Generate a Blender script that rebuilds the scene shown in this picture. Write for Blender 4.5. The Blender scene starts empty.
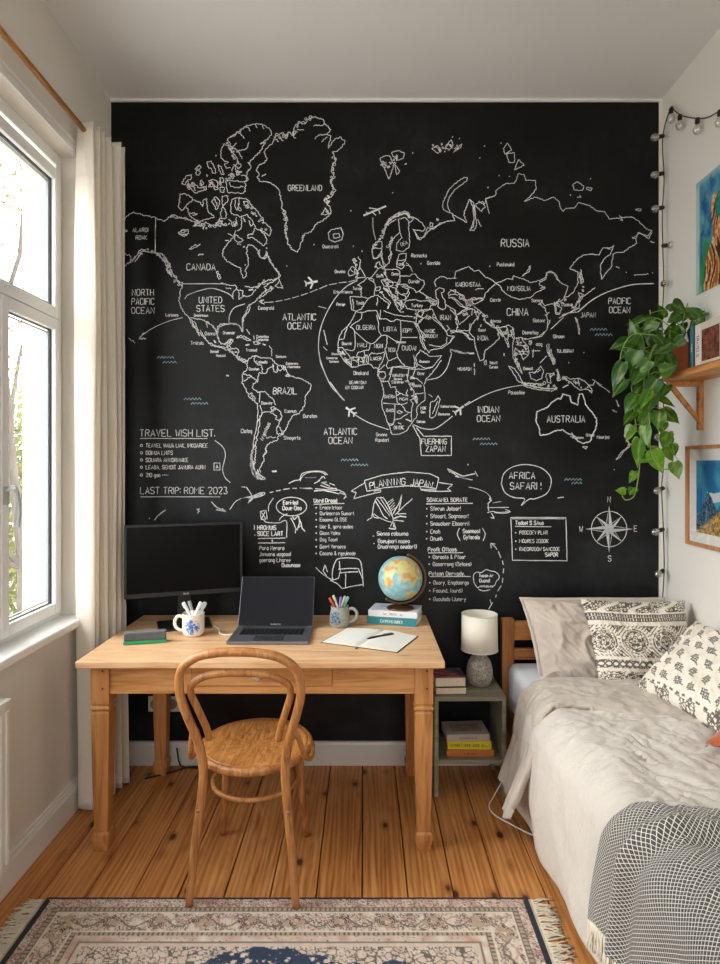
import bpy, bmesh, math, random
from mathutils import Vector, Matrix, noise
random.seed(7)
COL = bpy.context.scene.collection
PI = math.pi
CY, EYE, F = -3.204, 1.55, 620.0      # camera y, eye height, focal length in photo pixels
VX, VY = 364.0, 464.0                 # vanishing point of the photograph
LX, RX, CZ = -1.307, 1.535, 3.431     # side walls, ceiling
S0 = F/(-CY)                          # pixels per metre on the back wall
def s2l(c):
    return tuple((v/12.92 if v <= .04045 else ((v+.055)/1.055)**2.4) for v in (x/255. for x in c))
# ---------------------------------------------------------------- materials
class NT:
    def __init__(s, name):
        s.m = bpy.data.materials.new(name); s.m.use_nodes = True
        s.t = s.m.node_tree; s.n = s.t.nodes; s.l = s.t.links
        s.b = s.n['Principled BSDF']
    def new(s, t, **k):
        n = s.n.new(t)
        for a, v in k.items(): setattr(n, a, v)
        return n
    def put(s, sock, v):
        if isinstance(v, bpy.types.NodeSocket): s.l.new(v, sock)
        elif isinstance(v, (tuple, list)) and len(v) == 3 and sock.type == 'RGBA': sock.default_value = (*v, 1)
        else: sock.default_value = v
    def coord(s, which='Object'): return s.new('ShaderNodeTexCoord').outputs[which]
    def mapping(s, vec, scale=(1,1,1), loc=(0,0,0), rot=(0,0,0)):
        n = s.new('ShaderNodeMapping'); s.put(n.inputs['Vector'], vec)
        n.inputs['Scale'].default_value = scale; n.inputs['Location'].default_value = loc; n.inputs['Rotation'].default_value = rot
        return n.outputs[0]
    def noise(s, vec, scale=5, detail=4, rough=.5, dist=0, out='Fac'):
        n = s.new('ShaderNodeTexNoise'); s.put(n.inputs['Vector'], vec)
        n.inputs['Scale'].default_value = scale; n.inputs['Detail'].default_value = detail
        n.inputs['Roughness'].default_value = rough; n.inputs['Distortion'].default_value = dist
        return n.outputs[out]
    def voro(s, vec, scale=5, feature='F1', out='Distance', rnd=1):
        n = s.new('ShaderNodeTexVoronoi'); n.feature = feature; s.put(n.inputs['Vector'], vec)
        n.inputs['Scale'].default_value = scale; n.inputs['Randomness'].default_value = rnd
        return n.outputs[out]
    def math(s, op, a, b=0., c=0.):
        n = s.new('ShaderNodeMath', operation=op)
        s.put(n.inputs[0], a); s.put(n.inputs[1], b); s.put(n.inputs[2], c)
        return n.outputs[0]
    def mix(s, fac, a, b, mode='MIX'):
        n = s.new('ShaderNodeMix', data_type='RGBA', blend_type=mode)
        s.put(n.inputs['Factor'], fac); s.put(n.inputs['A'], a) if False else None
        s.put(n.inputs[0], fac); s.put(n.inputs[6], a); s.put(n.inputs[7], b)
        return n.outputs[2]
    def ramp(s, fac, stops, interp='LINEAR'):
        n = s.new('ShaderNodeValToRGB'); s.put(n.inputs[0], fac)
        r = n.color_ramp; r.interpolation = interp
        while len(r.elements) < len(stops): r.elements.new(.5)
        for e, (p, c) in zip(r.elements, stops):
            e.position = p; e.color = (c, c, c, 1) if isinstance(c, (int, float)) else (*c, 1)
        return n.outputs[0]
    def sep(s, vec):
        n = s.new('ShaderNodeSeparateXYZ'); s.put(n.inputs[0], vec); return n.outputs
    def comb(s, x, y, z):
        n = s.new('ShaderNodeCombineXYZ')
        for i, v in enumerate((x, y, z)): s.put(n.inputs[i], v)
        return n.outputs[0]
    def bump(s, h, strength=.3, dist=.01):
        n = s.new('ShaderNodeBump'); s.put(n.inputs['Height'], h)
        n.inputs['Strength'].default_value = strength; n.inputs['Distance'].default_value = dist
        s.l.new(n.outputs[0], s.b.inputs['Normal'])
    def set(s, **k):
        nm = dict(color='Base Color', rough='Roughness', metal='Metallic', spec='Specular IOR Level', sheen='Sheen Weight',
                  trans='Transmission Weight', sub='Subsurface Weight', coat='Coat Weight', emis='Emission Color', emis_s='Emission Strength')
        for a, v in k.items(): s.put(s.b.inputs[nm[a]], v)
        return s.m
_plain = {}
def plain(name, rgb, rough=.5, metal=0., spec=.5, var=.06, scale=8):
    if name in _plain: return _plain[name]
    t = NT(name); c = s2l(rgb)
    nz = t.noise(t.coord(), scale, 4)
    lo = tuple(v*(1-var) for v in c); hi = tuple(min(1, v*(1+var)) for v in c)
    m = t.set(color=t.ramp(nz, [(.3, lo), (.7, hi)]), rough=rough, metal=metal, spec=spec)
    _plain[name] = m; return m
def wood(name, dark, mid, light, axis='x', scale=1., rough=.45, knots=True, spec=.4, contrast=1.):
    t = NT(name); co = t.coord()
    sc = {'x': (1.2, 14, 14), 'y': (14, 1.2, 14), 'z': (14, 14, 1.2)}[axis]
    v = t.mapping(co, tuple(a*scale for a in sc))
    n1 = t.noise(v, 1.6, 6, .6, 1.2)
    sc2 = {'x': (3, 90, 90), 'y': (90, 3, 90), 'z': (90, 90, 3)}[axis]
    n2 = t.noise(t.mapping(co, tuple(a*scale for a in sc2)), 1.3, 3, .6)
    f = t.math('ADD', t.math('MULTIPLY', n1, .75), t.math('MULTIPLY', n2, .25))
    col = t.ramp(f, [(.36, s2l(dark)), (.5, s2l(mid)), (.64, s2l(light))])
    if knots:
        sk = {'x': (1.6, 4.5, 4.5), 'y': (4.5, 1.6, 4.5), 'z': (4.5, 4.5, 1.6)}[axis]
        k = t.voro(t.mapping(co, sk), 1.5)
        kf = t.ramp(k, [(.03, 1.), (.10, 0.)])
        col = t.mix(t.math('MULTIPLY', kf, .55), col, tuple(a*.45 for a in s2l(dark)))
    t.bump(n2, .12, .002)
    return t.set(color=col, rough=t.ramp(n1, [(.3, rough-.08), (.7, rough+.1)]), spec=spec)
def fabric(name, rgb, var=.1, weave=900, bump=.25, rough=.9, sheen=.15, crease=False):
    t = NT(name); co = t.coord(); c = s2l(rgb)
    n1 = t.noise(co, 9, 5, .65)
    w = t.noise(t.mapping(co, (weave*.25, weave*.06, weave*.06)), 1, 2)
    w2 = t.noise(t.mapping(co, (weave*.05, weave*.3, weave*.3)), 1, 2)
    f = t.math('ADD', t.math('MULTIPLY', n1, .4), t.math('ADD', t.math('MULTIPLY', w, .3), t.math('MULTIPLY', w2, .3)))
    col = t.ramp(f, [(.3, tuple(v*(1-var*1.5) for v in c)), (.7, tuple(min(1, v*(1+var)) for v in c))])
    if crease:
        cn = t.noise(t.mapping(co, (1, 1.6, 1), rot=(0, 0, .5)), 14, 5, .62, 1.2)
        t.bump(t.math('ADD', t.math('MULTIPLY', t.math('ADD', w, w2), .06), cn), .55, .012)
    else: t.bump(t.math('ADD', w, w2), bump, .0015)
    return t.set(color=col, rough=rough, sheen=sheen, spec=.2)
def vcol(name, rough=.8, bumpscale=0, spec=.3, sheen=0.):
    t = NT(name); a = t.new('ShaderNodeAttribute', attribute_name='Col')
    if bumpscale: t.bump(t.noise(t.coord(), bumpscale, 3), .3, .002)
    return t.set(color=a.outputs['Color'], rough=rough, spec=spec, sheen=sheen)
def glass(name, tint=(.95,.97,.97), refl=.06):
    m = bpy.data.materials.new(name); m.use_nodes = True; t = m.node_tree
    t.nodes.clear(); o = t.nodes.new('ShaderNodeOutputMaterial')
    tr = t.nodes.new('ShaderNodeBsdfTransparent'); tr.inputs[0].default_value = (*tint, 1)
    gl = t.nodes.new('ShaderNodeBsdfGlossy'); gl.inputs['Roughness'].default_value = .03
    lw_ = t.nodes.new('ShaderNodeLayerWeight'); lw_.inputs[0].default_value = .5
    pw = t.nodes.new('ShaderNodeMath'); pw.operation = 'POWER'; t.links.new(lw_.outputs['Facing'], pw.inputs[0]); pw.inputs[1].default_value = 4.5
    fr = t.nodes.new('ShaderNodeMath'); fr.operation = 'MULTIPLY_ADD'; t.links.new(pw.outputs[0], fr.inputs[0]); fr.inputs[1].default_value = .9; fr.inputs[2].default_value = refl*.6
    mx = t.nodes.new('ShaderNodeMixShader')
    t.links.new(fr.outputs[0], mx.inputs[0]); t.links.new(tr.outputs[0], mx.inputs[1]); t.links.new(gl.outputs[0], mx.inputs[2])
    t.links.new(mx.outputs[0], o.inputs[0]); return m
# ---------------------------------------------------------------- mesh builder
def catmull(pts, n=8, closed=False):
    P = [Vector(p) for p in pts]; out = []; N = len(P)
    rng = range(N if closed else N-1)
    for i in rng:
        p0 = P[(i-1) % N] if closed or i > 0 else P[0]*2-P[1]
        p1, p2 = P[i], P[(i+1) % N]
        p3 = P[(i+2) % N] if closed or i < N-2 else P[-1]*2-P[-2]
        for k in range(n):
            t = k/n
            out.append(.5*((2*p1)+(-p0+p2)*t+(2*p0-5*p1+4*p2-p3)*t*t+(-p0+3*p1-3*p2+p3)*t**3))
    if not closed: out.append(P[-1].copy())
    return out
class MB:
    def __init__(s): s.v = []; s.f = []; s.cols = None; s.uv = None
    def add(s, vs, fs):
        o = len(s.v); s.v += [tuple(v) for v in vs]; s.f += [tuple(i+o for i in f) for f in fs]; return s
    def box(s, lo, hi, M=None):
        x0,y0,z0 = lo; x1,y1,z1 = hi
        vs = [Vector(p) for p in ((x0,y0,z0),(x1,y0,z0),(x1,y1,z0),(x0,y1,z0),(x0,y0,z1),(x1,y0,z1),(x1,y1,z1),(x0,y1,z1))]
        if M: vs = [M @ v for v in vs]
        return s.add(vs, [(0,3,2,1),(4,5,6,7),(0,1,5,4),(1,2,6,5),(2,3,7,6),(3,0,4,7)])
    def cbox(s, c, size, M=None):
        return s.box(tuple(a-b/2 for a, b in zip(c, size)), tuple(a+b/2 for a, b in zip(c, size)), M)
    def lathe(s, prof, seg=32, M=None, cap=True):
        vs = []; fs = []; n = len(prof)
        for i in range(seg):
            a = 2*PI*i/seg
            for r, z in prof: vs.append(Vector((r*math.cos(a), r*math.sin(a), z)))
        for i in range(seg):
            j = (i+1) % seg
            for k in range(n-1): fs.append((i*n+k, j*n+k, j*n+k+1, i*n+k+1))
        if cap:
            if prof[0][0] > 1e-6: fs.append(tuple(i*n for i in reversed(range(seg))))
            if prof[-1][0] > 1e-6: fs.append(tuple(i*n+n-1 for i in range(seg)))
        if M: vs = [M @ v for v in vs]
        return s.add(vs, fs)
    def tube(s, pts, r, seg=10, closed=False, cap=True, flat=1.):
        P = [Vector(p) for p in pts]; N = len(P); vs = []; fs = []
        R = r if isinstance(r, (list, tuple)) else [r]*N
        T = []
        for i in range(N):
            a = P[(i-1) % N] if closed or i else P[0]; b = P[(i+1) % N] if closed or i < N-1 else P[-1]
            d = (b-a); T.append(d.normalized() if d.length > 1e-9 else Vector((0,0,1)))
        up = Vector((0,0,1)) if abs(T[0].z) < .9 else Vector((1,0,0))
        nrm = (up-T[0]*up.dot(T[0])).normalized()
        for i in range(N):
            nrm = (nrm-T[i]*nrm.dot(T[i])).normalized(); bi = T[i].cross(nrm)
            for k in range(seg):
                a = 2*PI*k/seg; vs.append(P[i]+(nrm*math.cos(a)*flat+bi*math.sin(a))*R[i])
        for i in range(N if closed else N-1):
            j = (i+1) % N
            for k in range(seg):
                l = (k+1) % seg; fs.append((i*seg+k, i*seg+l, j*seg+l, j*seg+k))
        if cap and not closed:
            fs.append(tuple(reversed(range(seg)))); fs.append(tuple((N-1)*seg+k for k in range(seg)))
        return s.add(vs, fs)
    def cyl(s, a, b, r0, r1=None, seg=16): return s.tube([a, b], [r0, r0 if r1 is None else r1], seg)
    def sphere(s, c, r, seg=20, rings=12, sc=(1,1,1)):
        pr = [(max(1e-7, math.sin(PI*i/rings))*r, -math.cos(PI*i/rings)*r) for i in range(rings+1)]
        return s.lathe(pr, seg, Matrix.Translation(c) @ Matrix.Diagonal((*sc, 1)), cap=False)
    def prism(s, poly, z0, z1, M=None):
        n = len(poly); vs = [Vector((x, y, z0)) for x, y in poly]+[Vector((x, y, z1)) for x, y in poly]
        if M: vs = [M @ v for v in vs]
        return s.add(vs, [tuple(reversed(range(n))), tuple(range(n, 2*n))]+[(i, (i+1) % n, n+(i+1) % n, n+i) for i in range(n)])
    def grid(s, nu, nv, fn, uvfn=None, colfn=None):
        o = len(s.v)
        for j in range(nv+1):
            for i in range(nu+1):
                u, v = i/nu, j/nv; s.v.append(tuple(fn(u, v)))
                if colfn:
                    if s.cols is None: s.cols = []
                    s.cols.append(colfn(u, v))
                if uvfn:
                    if s.uv is None: s.uv = []
                    s.uv.append(uvfn(u, v))
        for j in range(nv):
            for i in range(nu):
                a = o+j*(nu+1)+i; s.f.append((a, a+1, a+nu+2, a+nu+1))
        return s
    def mesh(s, name, smooth=False):
        me = bpy.data.meshes.new(name); me.from_pydata(s.v, [], s.f)
        if s.cols:
            at = me.color_attributes.new('Col', 'FLOAT_COLOR', 'POINT')
            flat = []
            for c in s.cols: flat += [c[0], c[1], c[2], 1.]
            flat += [0.]*(4*len(s.v)-len(flat)); at.data.foreach_set('color', flat)
        if s.uv:
            uvl = me.uv_layers.new(name='UVMap'); idx = [0]*len(me.loops); me.loops.foreach_get('vertex_index', idx)
            fl = []
            for i in idx: fl += list(s.uv[i])
            uvl.data.foreach_set('uv', fl)
        me.update()
        if not s.cols and not s.uv:
            bm = bmesh.new(); bm.from_mesh(me); bmesh.ops.recalc_face_normals(bm, faces=bm.faces); bm.to_mesh(me); bm.free()
        if smooth:
            me.polygons.foreach_set('use_smooth', [True]*len(me.polygons))
        return me
    def build(s, name, mat, parent=None, smooth=False, bevel=0, sub=0, solid=0, offset=-1, label=None, ang=35, weld=0):
        me = s.mesh(name, smooth or bevel > 0); me.materials.append(mat)
        o = bpy.data.objects.new(name, me); COL.objects.link(o)
        if parent is not None: o.parent = parent
        if weld: m = o.modifiers.new('weld', 'WELD'); m.merge_threshold = weld
        if solid: m = o.modifiers.new('solid', 'SOLIDIFY'); m.thickness = solid; m.offset = offset
        if bevel:
            m = o.modifiers.new('bevel', 'BEVEL'); m.width = bevel; m.segments = 3; m.limit_method = 'ANGLE'; m.angle_limit = math.radians(ang)
            m.harden_normals = True
        if sub: m = o.modifiers.new('sub', 'SUBSURF'); m.levels = sub; m.render_levels = sub
        if label: o['label'] = label
        return o
def thing(name, label, cat, loc=(0,0,0), rot=(0,0,0), group=None):
    o = bpy.data.objects.new(name, None); COL.objects.link(o); o.empty_display_size = .05
    o.location = loc; o.rotation_euler = rot
    o['label'] = label; o['category'] = cat
    if group: o['group'] = group
    return o
def tag(o, label, cat, group=None):
    o['label'] = label; o['category'] = cat
    if group: o['group'] = group
    return o
def struct(o, label=None):
    o['kind'] = 'structure'
    if label: o['label'] = label
    return o
def dup(root, loc, rot=None, label=None, group=None):
    r = root.copy(); COL.objects.link(r); r.location = loc
    if rot is not None: r.rotation_euler = rot
    if label: r['label'] = label
    if group: r['group'] = group
    for ch in list(root.children):
        c = ch.copy(); COL.objects.link(c); c.parent = r
        for g in list(ch.children):
            d = g.copy(); COL.objects.link(d); d.parent = c
    return r
def W(px, py, y):            # point on the plane at depth y behind photo pixel (px, py)
    s = F/(y-CY); return Vector(((px-VX)/s, y, EYE+(VY-py)/s))
# flat line drawing: ribbons
def ribbon(mb, pts, w, to3, closed=False):
    P = [Vector(p) for p in pts]
    Q = [P[0]]
    for p in P[1:]:
        if (p-Q[-1]).length > 1e-4: Q.append(p)
    if closed and (Q[0]-Q[-1]).length > 1e-4: Q.append(Q[0])
    n = len(Q)
    if n < 2: return
    L = []; R = []
    for i in range(n):
        a = Q[max(0, i-1)]; b = Q[min(n-1, i+1)]
        d = (b-a)
        if d.length < 1e-6: d = Q[i]-a if (Q[i]-a).length > 1e-6 else Vector((1, 0))
        d.normalize(); nn = Vector((-d.y, d.x)); ww = w*.5*(.8+.4*random.random())
        L.append(to3(Q[i]+nn*ww)); R.append(to3(Q[i]-nn*ww))
    mb.add(L+R, [(i, i+1, n+i+1, n+i) for i in range(n-1)])
GL = {'A':"022842;1434",'B':"02082847462505;2544433202",'C':"4738180703123243",'D':"02082847432202",'E':"48080242;0535",'F':"480802;0535",
'G':"47381807031232434525",'H':"0208;4842;0545",'I':"0208",'J':"3833221203",'K':"0208;480542",'L':"080242",'M':"0208255852",'N':"02084248",
'O':"180703123243473818",'P':"02083847463505",'Q':"180703123243473818;3342",'R':"02083847463505;2542",'S':"473818070615354443321203",'T':"0848;2822",
'U':"080312324348",'V':"082248",'W':"0812263248",'X':"0842;0248",'Y':"082548;2522",'Z':"08480242",'0':"180703123243473818",'1':"071812",
'2':"07183847460242",'3':"0848254443321203",'4':"32380444",'5':"480805354443321203",'6':"473818070312324344350504",'7':"084812",
'8':"180706153546473818;150403123243443515",'9':"44351506071838474332",'a':"36160503122233;3632",'b':"0802;0516263533221203",'c':"35261605031222",
'd':"3832;3526160503122233",'e':"043435261605031222",'f':"281712;0626",'g':"36312010;3526160503122233",'h':"0802;0516263532",'i':"0206;0708",
'j':"161100;1718",'k':"0802;360432",'l':"0802",'m':"0206;05162522;25364542",'n':"0206;0516263532",'o':"160503122233352616",
'p':"0006;0516263533221203",'q':"3036;3526160503122233",'r':"0206;05162635",'s':"35261605143433221203",'t':"181322;0626",'u':"0603122233;3632",
'v':"061236",'w':"0612253246",'x':"0632;0236",'y':"0613;3600",'z':"06360232",'.':"0203",':':"0304;0607",'!':"0203;0508",'-':"0525",
'&':"42071828371403122234",'(':"18060412",')':"08161402",',':"1201",'*':"0515;1404;1505",'=':"0434;0636"}
def text_strokes(s, x, y, h, xs=.8, rot=0., align='c', gap=1.5):
    """strokes of a line of text in (right, down) coordinates; h = cap height"""
    u = h/6.; out = []; cur = 0.; adv = []
    for ch in s:
        if ch == ' ': cur += 3.; continue
        g = GL.get(ch)
        if not g: continue
        mx = 0; st = []
        for part in g.split(';'):
            pts = [(int(part[i]), int(part[i+1])) for i in range(0, len(part)-1, 2)]
            mx = max(mx, max(p[0] for p in pts)); st.append(pts)
        for pts in st:
            q = [(float(a), float(b)) for a, b in pts]
            if ch in 'BCDGJOPQRSU0235689abcdeghmnopqrsu&()' and len(q) > 2:
                cl = q[0] == q[-1]; r = [] if cl else [q[0]]
                for k in range(len(q)-1):
                    (a0, b0), (a1, b1) = q[k], q[k+1]
                    if k or cl: r.append((a0*.72+a1*.28, b0*.72+b1*.28))
                    if k < len(q)-2 or cl: r.append((a0*.28+a1*.72, b0*.28+b1*.72))
                r.append(r[0] if cl else q[-1]); q = r
            out.append([(cur+a, b-2) for a, b in q])
        cur += mx+gap
    wd = (cur-gap)*u*xs; off = {'c': -wd/2, 'l': 0, 'r': -wd}[align]
    ca, sa = math.cos(rot), math.sin(rot); res = []
    for st in out:
        r = []
        for a, b in st:
            X = a*u*xs+off; Y = -(b-3)*u
            r.append((x+X*ca-Y*sa, y+X*sa+Y*ca))
        res.append(r)
    return res
# ================================================================ room shell
def wallmat(name, rgb, bs=.12, rough=.75):
    t = NT(name); co = t.coord(); c = s2l(rgb)
    n = t.noise(co, 2.2, 5, .6); n2 = t.noise(co, 70, 4, .6)
    t.bump(n2, bs, .003)
    return t.set(color=t.ramp(n, [(.3, tuple(v*.965 for v in c)), (.7, c)]), rough=rough, spec=.3)
m_wall = wallmat('off_white_plaster', (228, 222, 211))
m_wall_r = wallmat('white_plaster', (233, 229, 220))
m_ceil = wallmat('ceiling_paint', (232, 231, 228))
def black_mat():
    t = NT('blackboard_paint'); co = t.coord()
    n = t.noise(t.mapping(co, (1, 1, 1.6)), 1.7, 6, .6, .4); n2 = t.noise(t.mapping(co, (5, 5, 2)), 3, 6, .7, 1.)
    smear_sheen = t.math('MULTIPLY', t.ramp(n, [(.45, 0.), (.75, 1.)]), t.ramp(n2, [(.4, 0.), (.8, 1.)]))
    X = t.sep(co); sheen_mask = t.ramp(t.math('DIVIDE', X[2], 3.4), [(.30, 1.), (.62, .15)])
    smear_sheen = t.math('ADD', t.math('MULTIPLY', smear_sheen, .45), t.math('MULTIPLY', t.math('MULTIPLY', sheen_mask, t.ramp(n, [(.38, .0), (.62, 1.)])), .22))  # chalk smears plus window sheen painted into the colour, stronger low down
    col = t.mix(smear_sheen, s2l((5, 5, 5)), s2l((62, 66, 71)))
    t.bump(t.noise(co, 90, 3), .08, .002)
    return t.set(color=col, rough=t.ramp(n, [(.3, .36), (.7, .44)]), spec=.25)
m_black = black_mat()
m_trim = plain('white_gloss_trim', (228, 226, 220), .35, var=.02)
m_upvc = plain('white_window_plastic', (238, 238, 236), .25, var=.01)
BY = -4.6                             # wall behind the camera
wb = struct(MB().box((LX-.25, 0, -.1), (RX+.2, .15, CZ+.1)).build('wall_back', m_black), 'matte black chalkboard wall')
struct(MB().box((RX, BY, -.1), (RX+.2, 0, CZ+.1)).build('wall_right', m_wall_r))
struct(MB().box((LX-.5, BY, CZ), (RX+.3, .15, CZ+.15)).build('ceiling', m_ceil))
# left wall with the window opening; outer leaf is cream render
WY0, WY1, WZ0, WZ1 = -2.15, -.37, .845, 2.947
lw = MB()
for (y0, y1, z0, z1) in ((BY, WY0, -.1, CZ+.1), (WY1, 0, -.1, CZ+.1), (WY0, WY1, -.1, WZ0), (WY0, WY1, WZ1, CZ+.1)):
    lw.box((LX-.113, y0, z0), (LX, y1, z1))
struct(lw.build('wall_left', m_wall))
lo = MB()
for (y0, y1, z0, z1) in ((BY, WY0+.04, -.6, CZ+.3), (WY1-.07, .3, -.6, CZ+.3), (WY0+.04, WY1-.07, -.6, WZ0), (WY0+.04, WY1-.07, WZ1-.06, CZ+.3)):
    lo.box((LX-.215, y0, z0), (LX-.113, y1, z1))
struct(lo.build('wall_left_facade', plain('cream_render', (226, 206, 178), .9, var=.05, scale=20)))
# wall behind the camera with an unseen window added for frontal fill light
bw = MB(); BX0, BX1, BZ0, BZ1 = -.8, .8, 1.0, 2.45
for (x0, x1, z0, z1) in ((LX-.2, BX0, -.1, CZ), (BX1, RX+.2, -.1, CZ), (BX0, BX1, -.1, BZ0), (BX0, BX1, BZ1, CZ)):
    bw.box((x0, BY-.15, z0), (x1, BY, z1))
struct(bw.build('wall_front', m_wall))
m_glass = glass('window_glass')
fr = MB()
for (x0, x1, z0, z1) in ((BX0, BX0+.07, BZ0, BZ1), (BX1-.07, BX1, BZ0, BZ1), (BX0+.07, BX1-.07, BZ0, BZ0+.07), (BX0+.07, BX1-.07, BZ1-.07, BZ1), (-.035, .035, BZ0+.07, BZ1-.07)):
    fr.box((x0, BY-.1, z0), (x1, BY-.04, z1))
w2 = struct(fr.build('window_added_fill', m_upvc, bevel=.004))
MB().box((BX0+.05, BY-.075, BZ0+.05), (BX1-.05, BY-.069, BZ1-.05)).build('pane', m_glass, w2)
# floor boards: one structure mesh, seams are real gaps
def floor_mat():
    t = NT('pine_floorboards'); co = t.coord(); X = t.sep(co)
    idx = t.math('FLOOR', t.math('DIVIDE', t.math('ADD', X[0], .172+1.65), .165))
    rnd = t.new('ShaderNodeTexWhiteNoise', noise_dimensions='1D'); t.put(rnd.inputs['W'], idx)
    off = t.comb(t.math('MULTIPLY', idx, 7.31), t.math('MULTIPLY', rnd.outputs['Value'], 9.), 0.)
    va = t.new('ShaderNodeVectorMath', operation='ADD'); t.put(va.inputs[0], co); t.put(va.inputs[1], off)
    v = va.outputs[0]
    n1 = t.noise(t.mapping(v, (16, 1.1, 1)), 1.4, 6, .6, 1.5)
    n2 = t.noise(t.mapping(v, (120, 3, 1)), 1.2, 3, .6)
    wv = t.new('ShaderNodeTexWave', wave_type='RINGS', rings_direction='Z'); t.put(wv.inputs['Vector'], t.mapping(v, (13, .9, 1)))
    wv.inputs['Scale'].default_value = 1.1; wv.inputs['Distortion'].default_value = 9.; wv.inputs['Detail'].default_value = 2.
    f = t.math('ADD', t.math('MULTIPLY', n1, .62), t.math('ADD', t.math('MULTIPLY', n2, .16), t.math('MULTIPLY', wv.outputs['Fac'], .12)))
    col = t.ramp(f, [(.30, s2l((160, 100, 50))), (.45, s2l((202, 138, 78))), (.60, s2l((224, 166, 104)))])
    col = t.mix(t.math('MULTIPLY', rnd.outputs['Value'], .55), col, t.mix(1., col, (.72, .60, .5), 'MULTIPLY'))
    k = t.voro(t.mapping(v, (7.5, 4.2, 1)), 1.25); kf = t.ramp(k, [(.085, 1.), (.15, 0.)])
    halo = t.ramp(k, [(.12, .5), (.3, 0.)])
    col = t.mix(halo, col, s2l((120, 66, 28)))
    col = t.mix(t.math('MULTIPLY', kf, .85), col, s2l((40, 18, 8)))
    big = t.noise(co, 1.3, 3); col = t.mix(t.ramp(big, [(.4, 0.), (.7, .25)]), col, s2l((110, 62, 30)))
    t.bump(n2, .1, .002)
    return t.set(color=col, rough=t.ramp(n1, [(.3, .42), (.7, .58)]), spec=.35)
fl = MB(); k0 = math.floor((LX-.1+.172)/.165)
x = -.172+.165*k0
while x < RX+.1:
    a = max(x+.0024, LX-.1); b = min(x+.165-.0024, RX+.1)
    if b > a: fl.box((a, BY, -.03), (b, .02, 0))
    x += .165
fo = struct(fl.build('floor', floor_mat(), bevel=.0018))
struct(MB().box((LX-.1, BY, -.06), (RX+.1, .02, -.031)).build('floor_subfloor', plain('dark_gap', (22, 12, 8), .9)))
# baseboards
def skirt(p, axis):
    m = MB()
    return m
sk = MB(); prof = [(0, 0), (.022, 0), (.022, .10), (.016, .112), (.016, .118), (.009, .125), (.009, .132), (0, .134)]
# left: profile in (x,z) swept along y
def sweep(mb, prof, A, B, out):       # A, B ends; out = outward unit vector
    A, B, out = Vector(A), Vector(B), Vector(out); n = len(prof)
    vs = [A+out*p+Vector((0, 0, q)) for p, q in prof]+[B+out*p+Vector((0, 0, q)) for p, q in prof]
    mb.add(vs, [(i, (i+1) % n, n+(i+1) % n, n+i) for i in range(n)]+[tuple(range(n)), tuple(reversed(range(n, 2*n)))])
    return mb
struct(sweep(MB(), prof, (LX, BY, 0), (LX, 0, 0), (1, 0, 0)).build('baseboard_left', m_trim))
struct(sweep(MB(), [(0, 0), (.018, 0), (.018, .105), (.012, .118), (0, .12)], (LX+.022, 0, 0), (RX, 0, 0), (0, -1, 0)).build('baseboard_back', plain('baseboard_paint', (205, 200, 192), .4, var=.03)))
struct(sweep(MB(), prof, (RX, BY, 0), (RX, -2.1, 0), (-1, 0, 0)).build('baseboard_right', m_trim))
struct(MB().box((LX, -.012, CZ-.012), (RX, -.0005, CZ)).build('trim_1', m_ceil), 'thin pale edge between black wall and ceiling')
struct(MB().box((RX-.012, -.007, .12), (RX, -.0005, CZ-.012)).build('trim_2', m_wall_r))
# ---- window
XF = LX-.069
f = MB()
T0, T1 = 2.81, 2.25
def frame(mb, y0, y1, z0, z1, w, x0, x1):
    mb.box((x0, y0, z0), (x1, y0+w, z1)); mb.box((x0, y1-w, z0), (x1, y1, z1))
    mb.box((x0, y0+w, z0), (x1, y1-w, z0+w)); mb.box((x0, y0+w, z1-w), (x1, y1-w, z1))
frame(f, WY0, WY1, WZ0, WZ1, .055, XF-.044, XF-.004)
f.box((XF-.044, WY0+.055, 2.175), (XF-.004, WY1-.055, 2.225))
f.box((XF-.044, -.90, WZ0+.055), (XF-.004, -.86, 2.175))
win = struct(f.build('window_1', m_upvc, bevel=.004), 'white plastic window frame of three lights')
m_seal = plain('rubber_seal', (38, 40, 44), .6)
def sash(y0, y1, z0, z1, w=.05):
    q = MB(); frame(q, y0, y1, z0, z1, w, XF-.034, XF+.014); o = q.build('sash', m_upvc, win, bevel=.005)
    g = MB(); frame(g, y0+w-.002, y1-w+.002, z0+w-.002, z1-w+.002, .0035, XF-.022, XF-.004); g.build('seal', m_seal, o)
    g = MB(); frame(g, y0+w+.012, y1-w-.012, z0+w+.012, z1-w-.012, .004, XF-.024, XF-.012); g.build('spacer_bar', plain('spacer', (120, 124, 128), .4, .6), o)
    MB().box((XF-.012, y0+w-.002, z0+w-.002), (XF-.008, y1-w+.002, z1-w+.002)).build('pane', m_glass, o)
    return o
sash(WY0+.045, WY1-.045, 2.195, 2.86+.0)
s_r = sash(-.90+.028, WY1-.045, .885, 2.205-.012)
s_l = sash(WY0+.045, -.90+.012, .885, 2.205-.012)
# handle on the meeting stile of the near sash
h = MB(); hy, hz = -.862, 1.535
h.cbox((XF+.019, hy+.008, 1.43), (.010, .026, .07))
h.tube(catmull([(XF+.02, hy+.008, 1.45), (XF+.05, hy+.01, 1.46), (XF+.058, hy+.02, 1.43), (XF+.058, hy+.028, 1.37), (XF+.054, hy+.024, 1.31)], 6), .0085, 10)
h.build('handle', plain('window_handle_metal', (190, 192, 194), .3, .5), s_r)
struct(MB().box((LX-.08, WY0-.03, .826), (LX+.045, WY1+.03, .862)).build('trim_3', m_upvc, bevel=.008), 'white window sill board')
cs = MB(); cs.box((LX, WY0-.05, WZ1), (LX+.012, WY1+.0, WZ1+.035)); cs.box((LX, WY0-.05, WZ1+.035), (LX+.02, WY1, WZ1+.047))
struct(cs.build('trim_4', m_trim, bevel=.003), 'white moulding above the window')
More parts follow.
